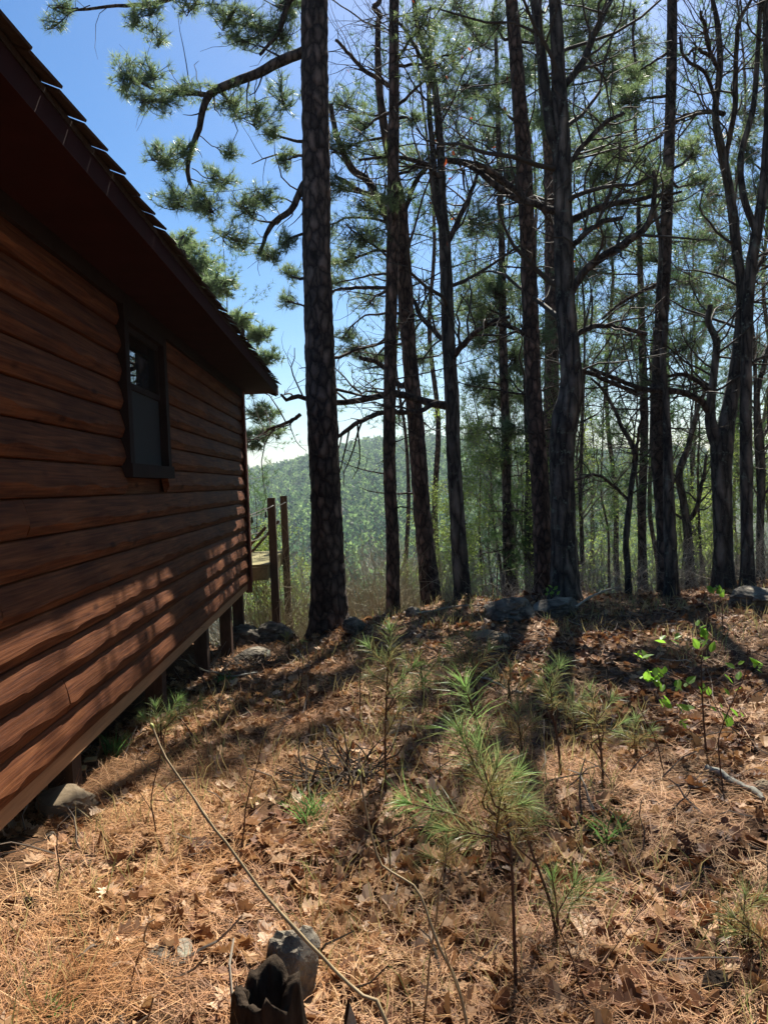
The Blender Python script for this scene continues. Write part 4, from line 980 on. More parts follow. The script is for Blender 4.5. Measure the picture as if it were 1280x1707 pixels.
def leaf_verts(curl, fold):
    o = OAKO.copy(); c = np.array([0, .45])
    P = np.vstack([c, o]); z = curl * ((P[:, 1] - .45) ** 2) + fold * np.abs(P[:, 0])
    V = np.column_stack([P[:, 0], P[:, 1] - .45, z])
    k = len(o); f = np.array([[0, j + 1, (j + 1) % k + 1] for j in range(k)])
    return V, f
def frames(n, nrm, tilt):
    up = norm(nrm + rng.normal(size=(n, 3)) * tilt)
    t = norm(np.cross(up, rdir(n))); s = np.cross(up, t)
    return np.stack([s, t, up], -1)      # columns
def patch(x, y): return noise(x / .8, y / .8, 0, 51) + .5 * noise(x / .3, y / .3, 0, 52)
# oak leaves: the nearest ones each an object, the rest one mass
x, y = on_ground(24000, -6, 9, 1.5, 12.5, 1.35)
pl = patch(x, y) + .15 * np.clip(x, -1.5, 1.5) + .22 * (y > 4)
keep = pl > rng.uniform(-.75, .75, len(x)); x, y = x[keep], y[keep]
n = len(x); nr = gnormal(x, y); FR = frames(n, nr, .5)
size = .10 * rng.uniform(.5, 1.3, n); z = ground(x, y) + .008 + .018 * rng.random(n)
tl = np.clip(rng.beta(1.4, 1.5, n) + .22 * patch(x * .9 + 9, y * .9) - .22 * sstep(.2, 1.4, x) - .03, 0, 1)
app = size / y
order = np.argsort(-app)
inview = [k for k in order if abs(x[k]) < .50 * y[k] and y[k] > 1.95][:260]
one = np.zeros(n, bool); one[inview] = True
LV = [leaf_verts(c, f) for c, f in ((.5, .25), (-.45, .35), (.9, -.2), (.2, .6), (-.8, .15))]
var = rng.integers(0, 5, n)
b = MB()
for v in range(5):
    s = (~one) & (var == v); k = s.sum(); V, f = LV[v]
    W = np.einsum('nij,vj->nvi', FR[s], V) * size[s][:, None, None] + np.stack([x[s], y[s], z[s]], -1)[:, None, :]
    b.add(W.reshape(-1, 3), (f[None] + (np.arange(k) * len(V))[:, None, None]).reshape(-1, 3), np.repeat(tl[s], len(f)))
tag(b.build('leaf_litter', M['deadleaf']), 'dry brown oak leaves strewn over the forest floor', 'leaf litter', kind='stuff')
LM = []
for v in range(5):
    for tq in (.15, .35, .55, .72, .9):
        bb = MB(); V, f = LV[v]; bb.add(V, f, tq); LM.append(bb.mesh('leaf', M['deadleaf']))
for k in inview:
    o = link('leaf', LM[var[k] * 5 + min(4, int(tl[k] * 5))], GROUND)
    m3 = Matrix([[*FR[k][0]], [*FR[k][1]], [*FR[k][2]]]).to_4x4()
    o.matrix_world = Matrix.Translation((x[k], y[k], z[k])) @ m3 @ Matrix.Scale(size[k], 4)
# pine straw
def straw(nst, y0, y1, power, wid, ln, name, label):
    x, y = on_ground(nst, -6, 9, y0, y1, power)
    pl = -patch(x, y) - .3 * np.clip(x, -1.5, 1.5) + .3
    k = (pl > rng.uniform(-.75, .6, len(x))) & (noise(x / .55, y / .55, 0, 57) + .5 * noise(x / .2, y / .2, 0, 58) > rng.uniform(-.75, -.15, len(x))); x, y = x[k], y[k]; n = len(x)
    nr = gnormal(x, y); d = norm(np.cross(nr, rdir(n)) + nr * rng.uniform(-.05, .22, (n, 1))); s = norm(np.cross(nr, d))
    L = ln * rng.uniform(.5, 1.2, n)[:, None]; w_ = wid * rng.uniform(.7, 1.2, n)[:, None]
    p0 = np.stack([x, y, ground(x, y) + .004 + .03 * rng.random(n) ** 2], -1)
    p1 = p0 + d * L * .5 + s * L * rng.uniform(-.12, .12, (n, 1)) + nr * .012 * rng.uniform(-.3, 1, (n, 1)); p2 = p0 + d * L
    V = np.stack([p0 - s * w_ * .5, p0 + s * w_ * .5, p1 + s * w_ * .5, p1 - s * w_ * .5, p2], 1).reshape(-1, 3)
    bs = (np.arange(n) * 5)[:, None]
    tt = np.clip(.5 + .22 * rng.normal(size=n) + .2 * noise(x / .5, y / .5, 0, 55), 0, 1)
    b = MB(); b.add(V, bs + np.array([[0, 1, 2, 3]]), tt); b.add(np.zeros((0, 3)), (bs + np.array([[3, 2, 4]]) - len(V)), tt)
    return tag(b.build(name, M['straw']), label, 'pine straw', kind='stuff')
straw(110000, 1.5, 6.0, 1.25, .0024, .17, 'pine_straw', 'golden fallen pine needles matted over the ground near the cabin')
straw(45000, 5.5, 12.6, 1.0, .0048, .18, 'pine_straw', 'rusty fallen pine needles matted up to the crest')
# fallen twigs
x, y = on_ground(1500, -6, 9, 1.8, 12.6, .8); n = len(x); nr = gnormal(x, y)
d = norm(np.cross(nr, rdir(n)) + nr * rng.uniform(0, .35, (n, 1))); L = rng.uniform(.10, .38, n)
P = np.empty((n, 5, 3)); P[:, 0] = np.stack([x, y, ground(x, y) + .012], -1)
for q in range(1, 5):
    d = norm(d + rng.normal(size=(n, 3)) * .3); P[:, q] = P[:, q - 1] + d * (L / 4)[:, None]
    P[:, q, 2] = np.maximum(P[:, q, 2], ground(P[:, q, 0], P[:, q, 1]) + .006)
b = MB(); tubes(b, P, np.linspace(.0045, .002, 5)[None] * rng.uniform(.6, 1.5, (n, 1)), 4, np.clip(.5 + .3 * rng.normal(size=n), 0, 1))
tag(b.build('twig_litter', M['groundtwig']), 'thin dead twigs scattered on the leaf litter', 'twigs', kind='stuff')

# dry grass and dead seedling wisps standing in the litter
x, y = on_ground(11000, -6, 9, 2.0, 11.5, 1.0); kp = (noise(x / .7, y / .7, 0, 81) > .05 - .25 * (np.abs(x - .4) < .8)) & (x > -1.35 - .036 * y); x, y = x[kp], y[kp]; n = len(x)
d = norm(rdir(n) * .5 + np.array([0, 0, 1.0])); L = rng.uniform(.06, .26, n)[:, None]; p0 = np.stack([x, y, ground(x, y)], -1)
sd_ = norm(np.cross(d, rdir(n))) * (.0011 + .00035 * y)[:, None]; p1 = p0 + d * L * .55; p2 = p1 + norm(d + rdir(n) * .45 + np.array([0, 0, -.25])) * L * .45
b = MB(); V = np.stack([p0 - sd_, p0 + sd_, p1 + sd_ * .8, p1 - sd_ * .8, p2], 1).reshape(-1, 3); bs = (np.arange(n) * 5)[:, None]
tt = np.clip(rng.beta(1.3, 1.9, n), 0, 1); b.add(V, bs + np.array([[0, 1, 2, 3]]), tt); b.add(np.zeros((0, 3)), bs + np.array([[3, 2, 4]]) - len(V), tt)
tag(b.build('dry_grass', M['drygrass']), 'wisps of dry grass standing in the leaf litter', 'grass', kind='stuff')
# ------------------------------------------------------------------ pine seedlings
def strips(mb, C, D, n, L, wid, spread, along, tint, tj):
    """long seedling needles: bent two-piece strips round a shoot"""
    N_ = len(C); r = rdir(N_ * n).reshape(N_, n, 3); Dn = norm(D)[:, None, :]
    side = norm(r - Dn * np.sum(r * Dn, -1, keepdims=True))
    th = spread * (.45 + .75 * rng.random((N_, n, 1)))
    d = norm(Dn * np.cos(th) + side * np.sin(th)); Ls = L * (.6 + .55 * rng.random((N_, n, 1)))
    b0 = C[:, None, :] - Dn * along * rng.random((N_, n, 1))
    p1 = b0 + d * Ls * .5; d2 = norm(d + side * .22 + np.array([0, 0, -.22])); p2 = p1 + d2 * Ls * .5
    w_ = norm(np.cross(d, rdir(N_ * n).reshape(N_, n, 3))) * wid * .5
    V = np.stack([b0 - w_, b0 + w_, p1 + w_, p1 - w_, p2], 2).reshape(-1, 3); k = N_ * n
    bs = (np.arange(k) * 5)[:, None]; tt = np.clip((np.broadcast_to(tint, (N_,))[:, None] + (rng.random((N_, n)) - .5) * tj).ravel(), 0, 1)
    mb.add(V, bs + np.array([[0, 1, 2, 3]]), tt); mb.add(np.zeros((0, 3)), bs + np.array([[3, 2, 4]]) - len(V), tt)

def seedling(stem, shoots, label, L=.13, n=90, wid=.0017, tint=.6, name='pine_seedling', D=None):
    """stem: [(px,py)] from the base up; shoots: [(px,py, dirx, diry, length_m, tint)] tips"""
    h = hit(*stem[0]) if D is None else at(*stem[0], D); Dp = h[1]
    T = tag(empty(name, (h[0], h[1], g1(h[0], h[1]))), label, 'seedling'); org = np.array(T.location)
    sp = np.array([at(a, c, Dp) - org for a, c in stem]); sp[0, 2] = -.02
    sp[1:, 1] += np.linspace(0, .05, len(sp) - 1)
    sp = smooth_path(sp, 24); bm = MB(); tubes(bm, sp, np.linspace(.0062, .0028, 24) * (Dp / 2.4) ** .5, 6)
    for (a, c, dx, dz, ll, ti) in shoots:
        tip = at(a, c, Dp) - org; tip[1] += rng.uniform(-.06, .06); dd = norm(np.array([[dx, rng.uniform(-.25, .25), dz]]))[0]
        bs = tip - dd * ll
        k = int(np.argmin(np.linalg.norm(sp - (bs - np.array([0, 0, .1])), axis=1)))
        pth = smooth_path(np.array([sp[k], bs + (sp[k] - bs) * .3 + np.array([0, 0, -.01]), bs, tip]), 12); tubes(bm, pth, np.linspace(.004, .002, 12), 5)
        m = max(3, int(ll / .03)); cc = bs + (tip - bs) * np.linspace(.1, 1, m)[:, None]
        nb = MB(); strips(nb, cc, np.repeat(dd[None], m, 0), max(5, int(n * .8) // m), L, wid * max(1, Dp / 3.2), 1.0, .03, np.linspace(ti - .15, ti + .1, m), .6)
        strips(nb, tip[None], dd[None], n // 4, L * .75, wid * max(1, Dp / 3.2), .5, .02, ti + .25, .3)
        tag(nb.build('needle_tuft', M['seedling'], T))
    bm.build('stem', M['stemred'], T, True)
    return T
seedling([(860, 1655), (857, 1560), (855, 1480), (852, 1420), (842, 1340), (822, 1275), (800, 1215), (785, 1170)],
         [(778, 1150, -.25, 1, .20, .75), (765, 1215, -.35, .9, .17, .62), (795, 1240, -.2, .9, .16, .5), (680, 1345, -1, .35, .17, .85), (740, 1375, -.9, .15, .15, .45), (825, 1270, .35, .8, .12, .3), (860, 1300, .7, .6, .12, .55), (875, 1350, .9, .4, .12, .4), (835, 1330, .2, .9, .10, .2)],
         'largest pine seedling with long bright green needles and a leaning reddish stem', n=120, L=.145)
seedling([(930, 1570), (915, 1500), (890, 1430), (868, 1360), (862, 1320)], [(868, 1322, .1, 1, .10, .35), (955, 1468, .5, .8, .12, .55), (1000, 1478, .8, .6, .12, .5), (925, 1478, -.1, 1, .12, .6), (890, 1370, .6, .7, .10, .35)], 'bushy pine seedling behind the reddish leaning stem, needles fading yellow', n=90)
seedling([(643, 1330), (642, 1240), (645, 1150), (648, 1080)], [(650, 1052, .05, 1, .16, .5), (690, 1105, .7, .7, .20, .62), (705, 1130, .9, .5, .15, .55), (615, 1075, -.6, .8, .18, .45), (665, 1180, .4, .7, .16, .2), (622, 1130, -.7, .5, .14, .25)], 'pine seedling with a straight bare stem and pale drooping tufts', n=110)
seedling([(936, 1300), (930, 1240), (922, 1190), (915, 1150)], [(912, 1115, -.1, 1, .22, .5), (935, 1112, .4, .9, .20, .45), (900, 1140, -.5, .8, .16, .4)], 'upright dark green pine seedling with a thin bare stem', n=100, tint=.4)
seedling([(795, 1160), (790, 1120), (785, 1090)], [(780, 1060, -.1, 1, .26, .35), (750, 1080, -.6, .7, .22, .35), (815, 1080, .6, .7, .24, .3), (760, 1110, -.8, .4, .2, .3)], 'low grey-green pine seedling below the flat pale rock', n=90, L=.17)
seedling([(1006, 1300), (1000, 1240), (995, 1190)], [(985, 1150, -.2, 1, .2, .4), (1020, 1170, .5, .8, .2, .45), (1040, 1205, .8, .5, .2, .4), (970, 1180, -.6, .7, .16, .4)], 'spreading yellow-green pine seedling beside the leafy sapling', n=80)
seedling([(855, 1190), (850, 1160), (848, 1135)], [(850, 1110, .1, 1, .2, .35), (880, 1130, .7, .6, .2, .3), (820, 1130, -.7, .6, .18, .35)], 'small grey pine seedling in front of the lichen rock', n=70)
seedling([(270, 1245), (268, 1215), (265, 1195)], [(262, 1175, -.1, 1, .18, .55), (235, 1200, -.7, .6, .16, .5), (300, 1165, .6, .7, .2, .6), (335, 1165, .8, .5, .2, .5), (285, 1195, .4, .8, .16, .4)], 'yellow-green pine seedling growing against the cabin base', n=100)
seedling([(1250, 1590), (1248, 1550), (1245, 1520)], [(1245, 1495, 0, 1, .14, .3), (1215, 1520, -.7, .6, .12, .3), (1280, 1515, .7, .6, .12, .3), (1230, 1560, -.8, .3, .12, .2)], 'dull grey-green pine seedling low among the oak leaves', n=80)

seedling([(705, 1175), (704, 1140), (702, 1110)], [(700, 1078, 0, 1, .2, .2), (675, 1100, -.6, .7, .2, .25), (730, 1100, .6, .7, .2, .3)], 'straw-coloured dying pine seedling between the rocks and tall-stemmed seedling', n=80)
seedling([(872, 1265), (868, 1235), (866, 1205)], [(862, 1185, -.1, 1, .14, .3), (885, 1205, .6, .7, .14, .25), (845, 1215, -.7, .6, .14, .2)], 'small straw-tinted pine seedling beside the upright dark seedling', n=80)
seedling([(960, 1225), (956, 1195), (952, 1170)], [(950, 1150, 0, 1, .18, .4), (975, 1165, .6, .7, .16, .35), (930, 1170, -.6, .7, .16, .35)], 'short dull pine seedling between the upright and spreading seedlings', n=80)
seedling([(1062, 1262), (1060, 1240), (1056, 1215)], [(1054, 1196, 0, 1, .16, .35), (1080, 1215, .7, .6, .16, .3), (1035, 1220, -.7, .5, .16, .3)], 'olive pine seedling in the dappled shade near the leafy sapling', n=80)
seedling([(742, 1470), (740, 1440), (742, 1415)], [(745, 1398, .1, 1, .10, .3), (770, 1412, .7, .6, .10, .25), (715, 1420, -.7, .5, .1, .35)], 'tiny yellowing pine seedling beneath the bright needle spray', n=70)
seedling([(480, 1060 + 45), (482, 1085), (480, 1070)], [(478, 1058, 0, 1, .16, .35), (500, 1070, .7, .6, .16, .3)], 'tiny pine seedling before the dark mossy boulder', n=60)

def tuft_grass(px, py, n, L, label, name='grass_tuft', m='grass', spread=.7, wid=.005):
    h = hit(px, py); b = MB()
    C = np.zeros((6, 3)); C[:, :2] = rng.normal(size=(6, 2)) * .03; C[:, 2] = -.01
    strips(b, C, np.repeat(np.array([[0, 0, 1.0]]), 6, 0), n // 6, L, wid, spread, .0, .5, .7)
    o = b.build(name, M[m]); o.location = h; return tag(o, label, 'grass')
tuft_grass(188, 1262, 60, .22, 'bright green grass tuft at the foot of the cabin wall', wid=.008)
tuft_grass(522, 1370, 60, .24, 'dark green grass tuft by the dark needle heap')
tuft_grass(1020, 1395, 50, .16, 'low dark green tuft among the oak leaves', wid=.009, spread=.9)
tuft_grass(375, 1140, 30, .16, 'small green sprig by the brush at the cabin piers', wid=.010)
tuft_grass(90, 1690, 40, .10, 'short mossy sprig beside the charred stump slope', spread=.9)

# ------------------------------------------------------------------ leafy sapling and sprigs
lv = np.array([(0, 0, 0), (.28, .25, .05), (.36, .55, .06), (.2, .85, .03), (0, 1.12, -.06), (-.2, .85, .03), (-.36, .55, .06), (-.28, .25, .05), (0, .5, -.02)])
lf = [[8, j, (j + 1) % 8] for j in range(8)]
LEAFM = []
for tq in (.2, .5, .8):
    bb = MB(); bb.add(lv, lf, tq); LEAFM.append(bb.mesh('leaf', M['leafgreen']))
def leafy(stem, twigs, leaves, label, D=None, name='leafy_sapling', lsz=.055):
    h = hit(*stem[0]) if D is None else at(*stem[0], D); Dp = h[1]
    T = tag(empty(name, h), label, 'sapling'); org = np.array(T.location)
    bm = MB()
    for st, r_ in [(stem, .007)] + [(t, .0035) for t in twigs]:
        sp = np.array([at(a, c, Dp + (.0 if k == 0 else rng.uniform(-.08, .08))) - org for k, (a, c) in enumerate(st)])
        if st is stem: sp[0, 2] = -.03
        sp = smooth_path(sp, 14); tubes(bm, sp, np.linspace(r_, r_ * .4, 14), 5)
    bm.build('stem', M['stemred'], T, True)
    for (a, c) in [q for a0, c0_ in leaves for q in ((a0, c0_), (a0 + rng.uniform(-11, 11), c0_ + rng.uniform(-9, 9)))]:
        o = link('leaf', LEAFM[rng.integers(3)], T); o.location = at(a, c, Dp + rng.uniform(-.08, .08)) - org
        s = lsz * rng.uniform(.7, 1.25); o.scale = (s, s, s); o.rotation_euler = (rng.uniform(.2, 1.5), rng.uniform(-.6, .6), rng.choice((-1, 1)) * rng.uniform(0.2, 1.8))
    return T
leafy([(1178, 1262), (1172, 1190), (1169, 1120), (1172, 1090), (1190, 1065)], [[(1170, 1160), (1140, 1135), (1095, 1110), (1070, 1098)], [(1170, 1105), (1130, 1085), (1105, 1072)], [(1172, 1175), (1205, 1185), (1230, 1210)], [(1172, 1200), (1140, 1220)], [(1169, 1150), (1200, 1130), (1222, 1115), (1225, 1150)], [(1110, 1155), (1108, 1130), (1098, 1120)]],
      [(1164, 1050), (1168, 1062), (1182, 1060), (1178, 1075), (1165, 1082), (1185, 1088), (1178, 1098), (1110, 1072), (1128, 1066), (1132, 1070), (1064, 1096), (1072, 1098), (1100, 1124), (1104, 1130), (1092, 1128), (1068, 1132), (1080, 1138), (1096, 1146), (1102, 1152), (1130, 1148), (1142, 1146), (1136, 1152), (1170, 1158), (1182, 1160), (1150, 1184), (1158, 1182), (1120, 1182), (1202, 1180), (1222, 1140), (1225, 1152), (1216, 1198), (1212, 1212), (1130, 1206), (1150, 1210), (1230, 1195), (1105, 1180)],
      'leafless-stemmed sapling carrying bright lime green new leaves')
leafy([(1300, 1190), (1292, 1150), (1270, 1112), (1250, 1112)], [], [(1262, 1104), (1264, 1110), (1270, 1122), (1280, 1104), (1290, 1112), (1225, 1115)], 'leafy branch tip reaching in from the clearing edge', lsz=.06)
leafy([(1204, 1050), (1204, 1020), (1200, 995)], [], [(1192, 984), (1200, 988), (1206, 996), (1190, 990)], 'small sprig of lime leaves on the crest below the black oak', lsz=.085)
leafy([(920, 1010), (921, 998), (922, 985)], [], [(916, 990), (924, 984), (920, 996), (928, 992), (921, 980)], 'lime green sprig at the foot of the dark oak', lsz=.06)

# ------------------------------------------------------------------ shoots, bare stems, sticks
def shoot(pts, D, r0, r1, label, m='shoot', bud=True, name='bare_shoot', cat='shoot', dd=None, root=True, forks=()):
    P = np.array([at(a, c, D + (dd[k] if dd else 0)) for k, (a, c) in enumerate(pts)])
    gz = g1(P[0][0], P[0][1])
    if root: P[0][2] = gz - .03
    T = tag(empty(name, (P[0][0], P[0][1], gz)), label, cat); org = np.array(T.location)
    b = MB(); sp = smooth_path(P - org, 30); sp[:, :] += np.cumsum(rng.normal(size=(30, 3)) * .0012, axis=0)
    rr = np.linspace(r0, r1, 30); rr[7::8] *= 1.25; tubes(b, sp, rr, 7)
    for (t, pts2) in forks:
        q = np.vstack([sp[int(t * 29)][None], np.array([at(a, c, D) - org for a, c in pts2])]); q = smooth_path(q, 12); tubes(b, q, np.linspace(r1 * 1.2, r1 * .5, 12), 5)
    b.build('stem', M[m], T, True)
    if bud:
        e = sp[-1]; d = norm((sp[-1] - sp[-3])[None])[0]
        bb = MB(); tubes(bb, np.array([e, e + d * r1 * 2, e + d * r1 * 5, e + d * r1 * 7]), np.array([r1, r1 * 2.1, r1 * 1.9, r1 * .3]), 7); bb.build('bud', M['bud'], T, True)
    return T
shoot([(700, 1730), (640, 1695), (600, 1658), (550, 1610), (500, 1560), (450, 1505), (400, 1440), (350, 1375), (310, 1315), (275, 1262), (256, 1218)], 1.75, .0062, .0028, 'long grey-tan shoot slanting over the stump with a swollen green bud', dd=list(np.linspace(0, .35, 11)))
shoot([(800, 1725), (770, 1670), (735, 1590), (712, 1530), (690, 1480), (650, 1455), (626, 1435), (608, 1370), (597, 1315), (595, 1292)], 1.85, .0052, .0024, 'bent straw-yellow shoot with a pale middle bend and small bud', dd=list(np.linspace(0, .2, 10)), forks=[(.35, [(735, 1560), (748, 1520)])])
shoot([(700, 1560), (735, 1450), (770, 1400)], 2.3, .0035, .002, 'short pale shoot with one yellow bud below the green needle spray', dd=[0, 0, 0])
stems = [([(265, 1400), (255, 1340), (268, 1270), (278, 1215)], 'thin dark stem by the tan rock with two upright forks', [(.4, [(300, 1330), (318, 1260)]), (.3, [(225, 1300), (235, 1230)])]),
         ([(400, 1425), (408, 1350), (425, 1290), (440, 1230)], 'thin bare stem leaning beside the golden straw patch', [(.6, [(400, 1290), (405, 1262)])]),
         ([(500, 1200), (502, 1150), (505, 1100), (498, 1060)], 'thin bare stem below the thick pine', []),
         ([(735, 1310), (734, 1260), (728, 1215)], 'fine dark stem among the pine seedlings', []),
         ([(655, 1480), (652, 1420), (650, 1370)], 'short dark stem near the bent yellow shoot', []),
         ([(990, 1700), (960, 1620), (930, 1540), (918, 1450)], 'dark crossing stem before the bushy seedling', [(.3, [(1010, 1600), (1060, 1530), (1130, 1440)]), (.15, [(900, 1640), (860, 1600)])]),
         ([(1205, 1320), (1200, 1230), (1240, 1130), (1250, 1080)], 'thin stem rising past the leafy sapling', [(.5, [(1180, 1150), (1176, 1110)])]),
         ([(1110, 1290), (1090, 1240), (1060, 1180)], 'bent dark twig in the shade by the leafy sapling', []),
         ([(600, 1200), (600, 1120), (596, 1060)], 'upright twig before the thick pine foot', [(.5, [(575, 1060), (545, 1030)])]),
         ([(345, 1160), (330, 1115), (290, 1085), (272, 1060)], 'crooked grey dead branch leaning on the cabin base', [(.4, [(310, 1060), (340, 1045)]), (.3, [(300, 1110), (270, 1095)])]),
         ([(820, 1290), (818, 1240), (812, 1200)], 'fine stem behind the largest pine seedling', [])]
for pts_, lb, fk in stems:
    D_ = hit(*pts_[0])[1]; shoot(pts_, D_, .0035 * (D_ / 3) ** .5, .0018 * (D_ / 3) ** .5, lb, 'stemred', False, 'dead_sapling', 'sapling', forks=fk)

def stick(pts, r0, r1, label, m='greywood', lift=.015, k=8, forks=0):
    P = np.array([hit(a, c) for a, c in pts]); P[:, 2] += lift + r0
    org = P[0].copy(); sp = smooth_path(P - org, 18); sp += np.cumsum(rng.normal(size=sp.shape) * .004, axis=0)
    b = MB(); V = tubes(b, sp, np.linspace(r0, r1, 18) * (1 + .12 * rng.normal(size=18)), k)
    for e, fl in ((0, 0), (17, 1)): b.add(np.vstack([sp[e][None], V[0, e]]), [[0, j + 1, (j + 1) % k + 1] if fl else [0, (j + 1) % k + 1, j + 1] for j in range(k)])
    if forks:
        t, r = spawn(sp[None], np.linspace(r0, r1, 18)[None], forks, .2, 1, .35, .7, .3, .4, .25); tubes(b, t, r, 4)
    o = b.build('fallen_branch', M[m], smooth=True); o.location = org; return tag(o, label, 'branch')
stick([(1175, 1292), (1205, 1305), (1240, 1325), (1262, 1345)], .022, .014, 'short rotten grey log piece on the straw', 'greywood')
stick([(507, 1105), (490, 1085), (470, 1055)], .014, .008, 'pale bare stick propped on the dark rocks', 'greywood', .03)
stick([(870, 1165), (830, 1150), (780, 1135)], .012, .006, 'grey stick below the low seedling', 'greywood', forks=3)
stick([(700, 1030), (760, 1018), (830, 1016), (880, 1025)], .014, .006, 'long thin branch lying along the crest by the oak feet', 'greywood', .05, forks=5)
stick([(960, 1030), (1000, 1005), (1040, 985)], .016, .006, 'fallen branch propped up at the foot of the dark oak', 'greywood', .12, forks=6)
stick([(430, 1130), (380, 1135), (330, 1120)], .010, .005, 'curved pale twig in the brush by the cabin piers', 'greywood', .04, forks=6)
stick([(1070, 1515), (1020, 1500), (965, 1512)], .008, .004, 'thin dark stick among the oak leaves', 'groundtwig', .01)
# brush heap by the piers and a dark heap of old needles
for (px_, py_, n_, rad_, hh, lb, mm, tn) in ((420, 1115, 130, .42, .16, 'heap of dead twigs beside the cabin piers', 'groundtwig', .25), (570, 1300, 130, .20, .09, 'dark heap of old twigs and needles in the straw', 'groundtwig', .05), (800, 1085, 120, .8, .18, 'twiggy debris in the shade under the oaks', 'groundtwig', .3), (1010, 1050, 110, .8, .16, 'tangle of fallen twigs on the crest by the dark oak', 'groundtwig', .35)):
    h = hit(px_, py_); d = rdir(n_); d[:, 2] = np.abs(d[:, 2]) * .2; d = norm(d); off = rng.normal(size=(n_, 2)) * rad_ * .5
    P = np.empty((n_, 4, 3)); P[:, 0, :2] = h[:2] + off; P[:, 0, 2] = ground(P[:, 0, 0], P[:, 0, 1]) + rng.random(n_) * hh * .5
    for q in range(1, 4): d = norm(d + rng.normal(size=(n_, 3)) * .2); P[:, q] = P[:, q - 1] + d * .07
    P[:, :, 2] = np.maximum(P[:, :, 2], ground(P[:, :, 0], P[:, :, 1]) + .004)
    b = MB(); tubes(b, P - h, np.linspace(.006, .003, 4)[None] * np.ones((n_, 1)), 4, np.clip(tn + .2 * rng.normal(size=n_), 0, 1))
    o = b.build('twig_heap', M[mm]); o.location = h; tag(o, lb, 'twigs', kind='stuff')

# ------------------------------------------------------------------ rocks, stump, cut stakes
def rock(px_, py_, w_, d_, h_, label, m='rock', seed=0, sink=.25, rz=0, rough=.28, flat=0, pos=None):
    import bmesh
    bm = bmesh.new(); bmesh.ops.create_icosphere(bm, subdivisions=4, radius=1)
    V = np.array([v.co for v in bm.verts]); bm.verts.ensure_lookup_table()
    q = V * 1.1 + seed * 3.7
    r = 1 + rough * noise(q[:, 0], q[:, 1], q[:, 2], 61) + rough * .45 * noise(q[:, 0] * 2.6, q[:, 1] * 2.6, q[:, 2] * 2.6, 62) + .11 * noise(q[:, 0] * 6, q[:, 1] * 6, q[:, 2] * 6, 63) + .05 * noise(q[:, 0] * 14, q[:, 1] * 14, q[:, 2] * 14, 65)
    W = V * r[:, None]
    for k in range(5):                                       # split faces
        nrm = norm(np.array([[math.cos(k * 1.9 + seed), math.sin(k * 2.3 + seed * 2), .35 + .4 * math.sin(k * 4.1 + seed)]]))[0]
        dd = W @ nrm; W = W - np.maximum(0, dd - .80)[:, None] * nrm[None] * .8
    if flat: W[:, 2] = np.minimum(W[:, 2], flat + .12 * noise(W[:, 0] * 2, W[:, 1] * 2, seed, 64))
    W = W * np.array([w_ / 2, d_ / 2, h_ / 2])
    for v, c in zip(bm.verts, W): v.co = c
    me = bpy.data.meshes.new('rock'); bm.to_mesh(me); bm.free(); me.materials.append(M[m])
    for p_ in me.polygons: p_.use_smooth = False
    h = hit(px_, py_) if pos is None else np.array(pos)
    o = link('rock', me); o.location = (h[0], h[1], g1(h[0], h[1]) + h_ * (.5 - sink)); o.rotation_euler = (0, 0, rz)
    return tag(o, label, 'rock')
rock(112, 1348, .27, .30, .15, 'tan rock lying against the cabin base', 'rocktan', 7, .3, .4, .34)
rock(283, 1600, .16, .20, .06, 'flat grey-green stone half sunk in the straw', 'rock', 3, .4, .9)
rock(1195, 1655, .09, .10, .08, 'small black rounded stone among oak leaves', 'rotwood', 4, .2)
rock(455, 1070, .70, .5, .36, 'dark mossy boulder below the deck posts', 'rock', 5, .2, .3)
rock(405, 1062, .5, .5, .38, 'dark boulder behind the last cabin pier', 'rock', 8, .25, 1.1)
rock(425, 1100, .45, .4, .2, 'low dark rock beside the cabin piers', 'rock', 9, .3, .5)
rock(590, 1052, .28, .3, .26, 'grey rock wedged at the foot of the thick pine', 'rock', 10, .25, .2)
rock(850, 1038, .70, .5, .36, 'split grey-green boulder on the crest before the tall pine', 'rock', 6, .22, .2, .3)
rock(928, 1025, .66, .4, .27, 'lichen-covered boulder at the foot of the dark oak', 'rock', 12, .22, .5)
rock(815, 1068, .48, .3, .14, 'flat pale slab rock below the split boulder', 'rocktan', 13, .3, .1)
rock(690, 1032, .2, .2, .2, 'small pointed stone between the slim pine and leaning pine', 'rock', 15, .2)
rock(1265, 1010, .8, .6, .32, 'mossy brown boulder on the crest past the lichen-spotted trunk', 'rock', 16, .3)
rock(85, 1400, .06, .05, .04, 'tiny pale stone in the straw near the tan rock', 'rock', 17, .2)
rock(395, 1468, .055, .05, .03, 'small green-grey stone in the leaves under the slanting shoot', 'rock', 18, .2)
rock(1270, 1480 - 160, .12, .10, .08, 'pale stone at the end of the rotten log piece', 'rocktan', 19, .3)
rock(50, 1515, .05, .05, .05, 'small dark stone-shaped pine cone in the golden straw', 'rotwood', 20, .2)  # rock mesh stands in for a fallen pine cone

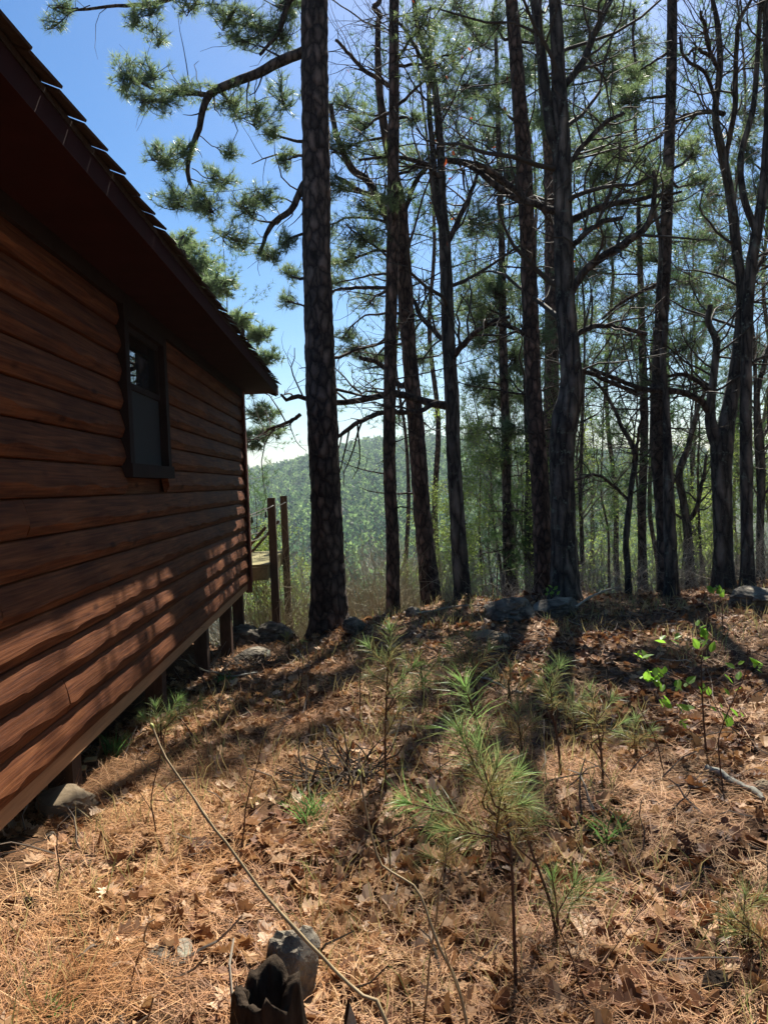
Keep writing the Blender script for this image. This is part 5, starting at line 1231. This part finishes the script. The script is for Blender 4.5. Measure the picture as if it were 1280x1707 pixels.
def stump(px_, py_, r_, h_, label, D, seed=1):
    c = at(px_, py_, D); gz = g1(c[0], c[1]); k, nz_ = 64, 18
    a = np.arange(k) / k * 2 * math.pi
    top = h_ * (.74 + .22 * noise(np.cos(a) * 1.6 + seed, np.sin(a) * 1.6, 0, 71) + .09 * noise(np.cos(a) * 5 + seed, np.sin(a) * 5, 0, 72))
    b = MB(); rows = []
    for j in range(nz_):
        f = j / (nz_ - 1); rr = r_ * (1.3 - .35 * f ** .5) * (1 + .13 * noise(np.cos(a) * 2.5, np.sin(a) * 2.5, seed + f * .4, 73) + .07 * noise(np.cos(a) * 8, np.sin(a) * 8, seed + f * .6, 74))
        rows.append(np.stack([np.cos(a) * rr, np.sin(a) * rr, -.08 + (top + .08) * f], -1))
    for j in range(6):
        f = j / 5; rr = r_ * (.68 - .5 * f) * (1 + .15 * noise(np.cos(a) * 4, np.sin(a) * 4, seed + f * 2, 75))
        rows.append(np.stack([np.cos(a) * rr, np.sin(a) * rr, top * (.93 - .75 * f ** .6)], -1))
    V = np.stack(rows); n = len(V)
    ii = np.arange(n - 1)[:, None] * k + np.arange(k)[None]; jj = np.arange(n - 1)[:, None] * k + ((np.arange(k) + 1) % k)[None]
    b.add(V.reshape(-1, 3), np.stack([ii, jj, jj + k, ii + k], -1).reshape(-1, 4))
    b.add(np.vstack([V[-1].mean(0)[None], V[-1]]), [[0, j + 1, (j + 1) % k + 1] for j in range(k)])
    o = b.build('stump', M['rotwood'], smooth=True); o.location = (c[0], c[1], gz); return tag(o, label, 'stump')
stump(444, 1690, .10, .225, 'charred broken stump with a jagged hollow top', 2.2)
# weathered slab standing behind the stump
def shard(px_, py_, D, outline, thick, label, mats, lean, rz, name='wood_slab', cat='wood'):
    c = at(px_, py_, D); gz = g1(c[0], c[1]); o_ = np.array(outline); k = len(o_)
    jit = rng.normal(size=(2, k)) * thick * .12
    V = np.vstack([np.column_stack([o_[:, 0], jit[0] - thick / 2, o_[:, 1]]), np.column_stack([o_[:, 0] * .96, jit[1] + thick / 2, o_[:, 1] * 1.02])])
    b = MB(); cen = o_.mean(0)
    VV = np.vstack([V, [[cen[0], -thick * .58, cen[1]], [cen[0], thick * .58, cen[1]]]])
    f = [[2 * k, j, (j + 1) % k] for j in range(k)] + [[2 * k + 1, k + (j + 1) % k, k + j] for j in range(k)]
    b.add(VV, f, mat=0); b.add(V, [[j, j + k, (j + 1) % k + k, (j + 1) % k] for j in range(k)], mat=1)
    o = b.build(name, mats); o.location = (c[0], c[1], gz - .02); o.rotation_euler = (lean, 0, rz); return tag(o, label, cat)
o_st = rock(0, 0, .20, .12, .27, 'tilted grey stone slab behind the charred stump', 'rock', 23, .12, .5, .22, pos=at(484, 1600, 2.40)); o_st.rotation_euler = (-.15, .22, .45)
shard(583, 1655, 2.22, [(-.018, 0), (.022, 0), (.020, .05), (.012, .09), (.002, .12), (-.008, .09), (-.02, .05)], .025, 'small upright grey wood splinter in the straw', [M['greywood'], M['rotwood']], -.15, .4, 'wood_splinter')
for (px_, py_, lb) in ((134, 1302, 'short cut stake with a pale top by the tan rock'), (152, 1286, 'short cut stake with a pale top behind its twin by the cabin')):
    h = hit(px_, py_); T = tag(empty('stake', h, .3), lb, 'stake')
    part('post', M['pier'], (-.035, -.035, -.1), (.035, .035, .07), T); part('cut_top', M['cutwood'], (-.036, -.036, .071), (.036, .036, .079), T)

# ------------------------------------------------------------------ air
b = MB(); b.box((-2750, -1700, -60), (2750, 2750, 62))
hm, ht, ho = mat('haze_air'); pv = N(ht, 'VolumePrincipled'); pv.inputs['Density'].default_value = 0.00024; pv.inputs['Color'].default_value = (.72, .86, 1.0, 1); pv.inputs['Anisotropy'].default_value = .1
ht.links.new(pv.outputs[0], ho.inputs['Volume'])
tag(b.build('haze', hm), 'pale bluish air haze over the valley', 'haze', kind='stuff')
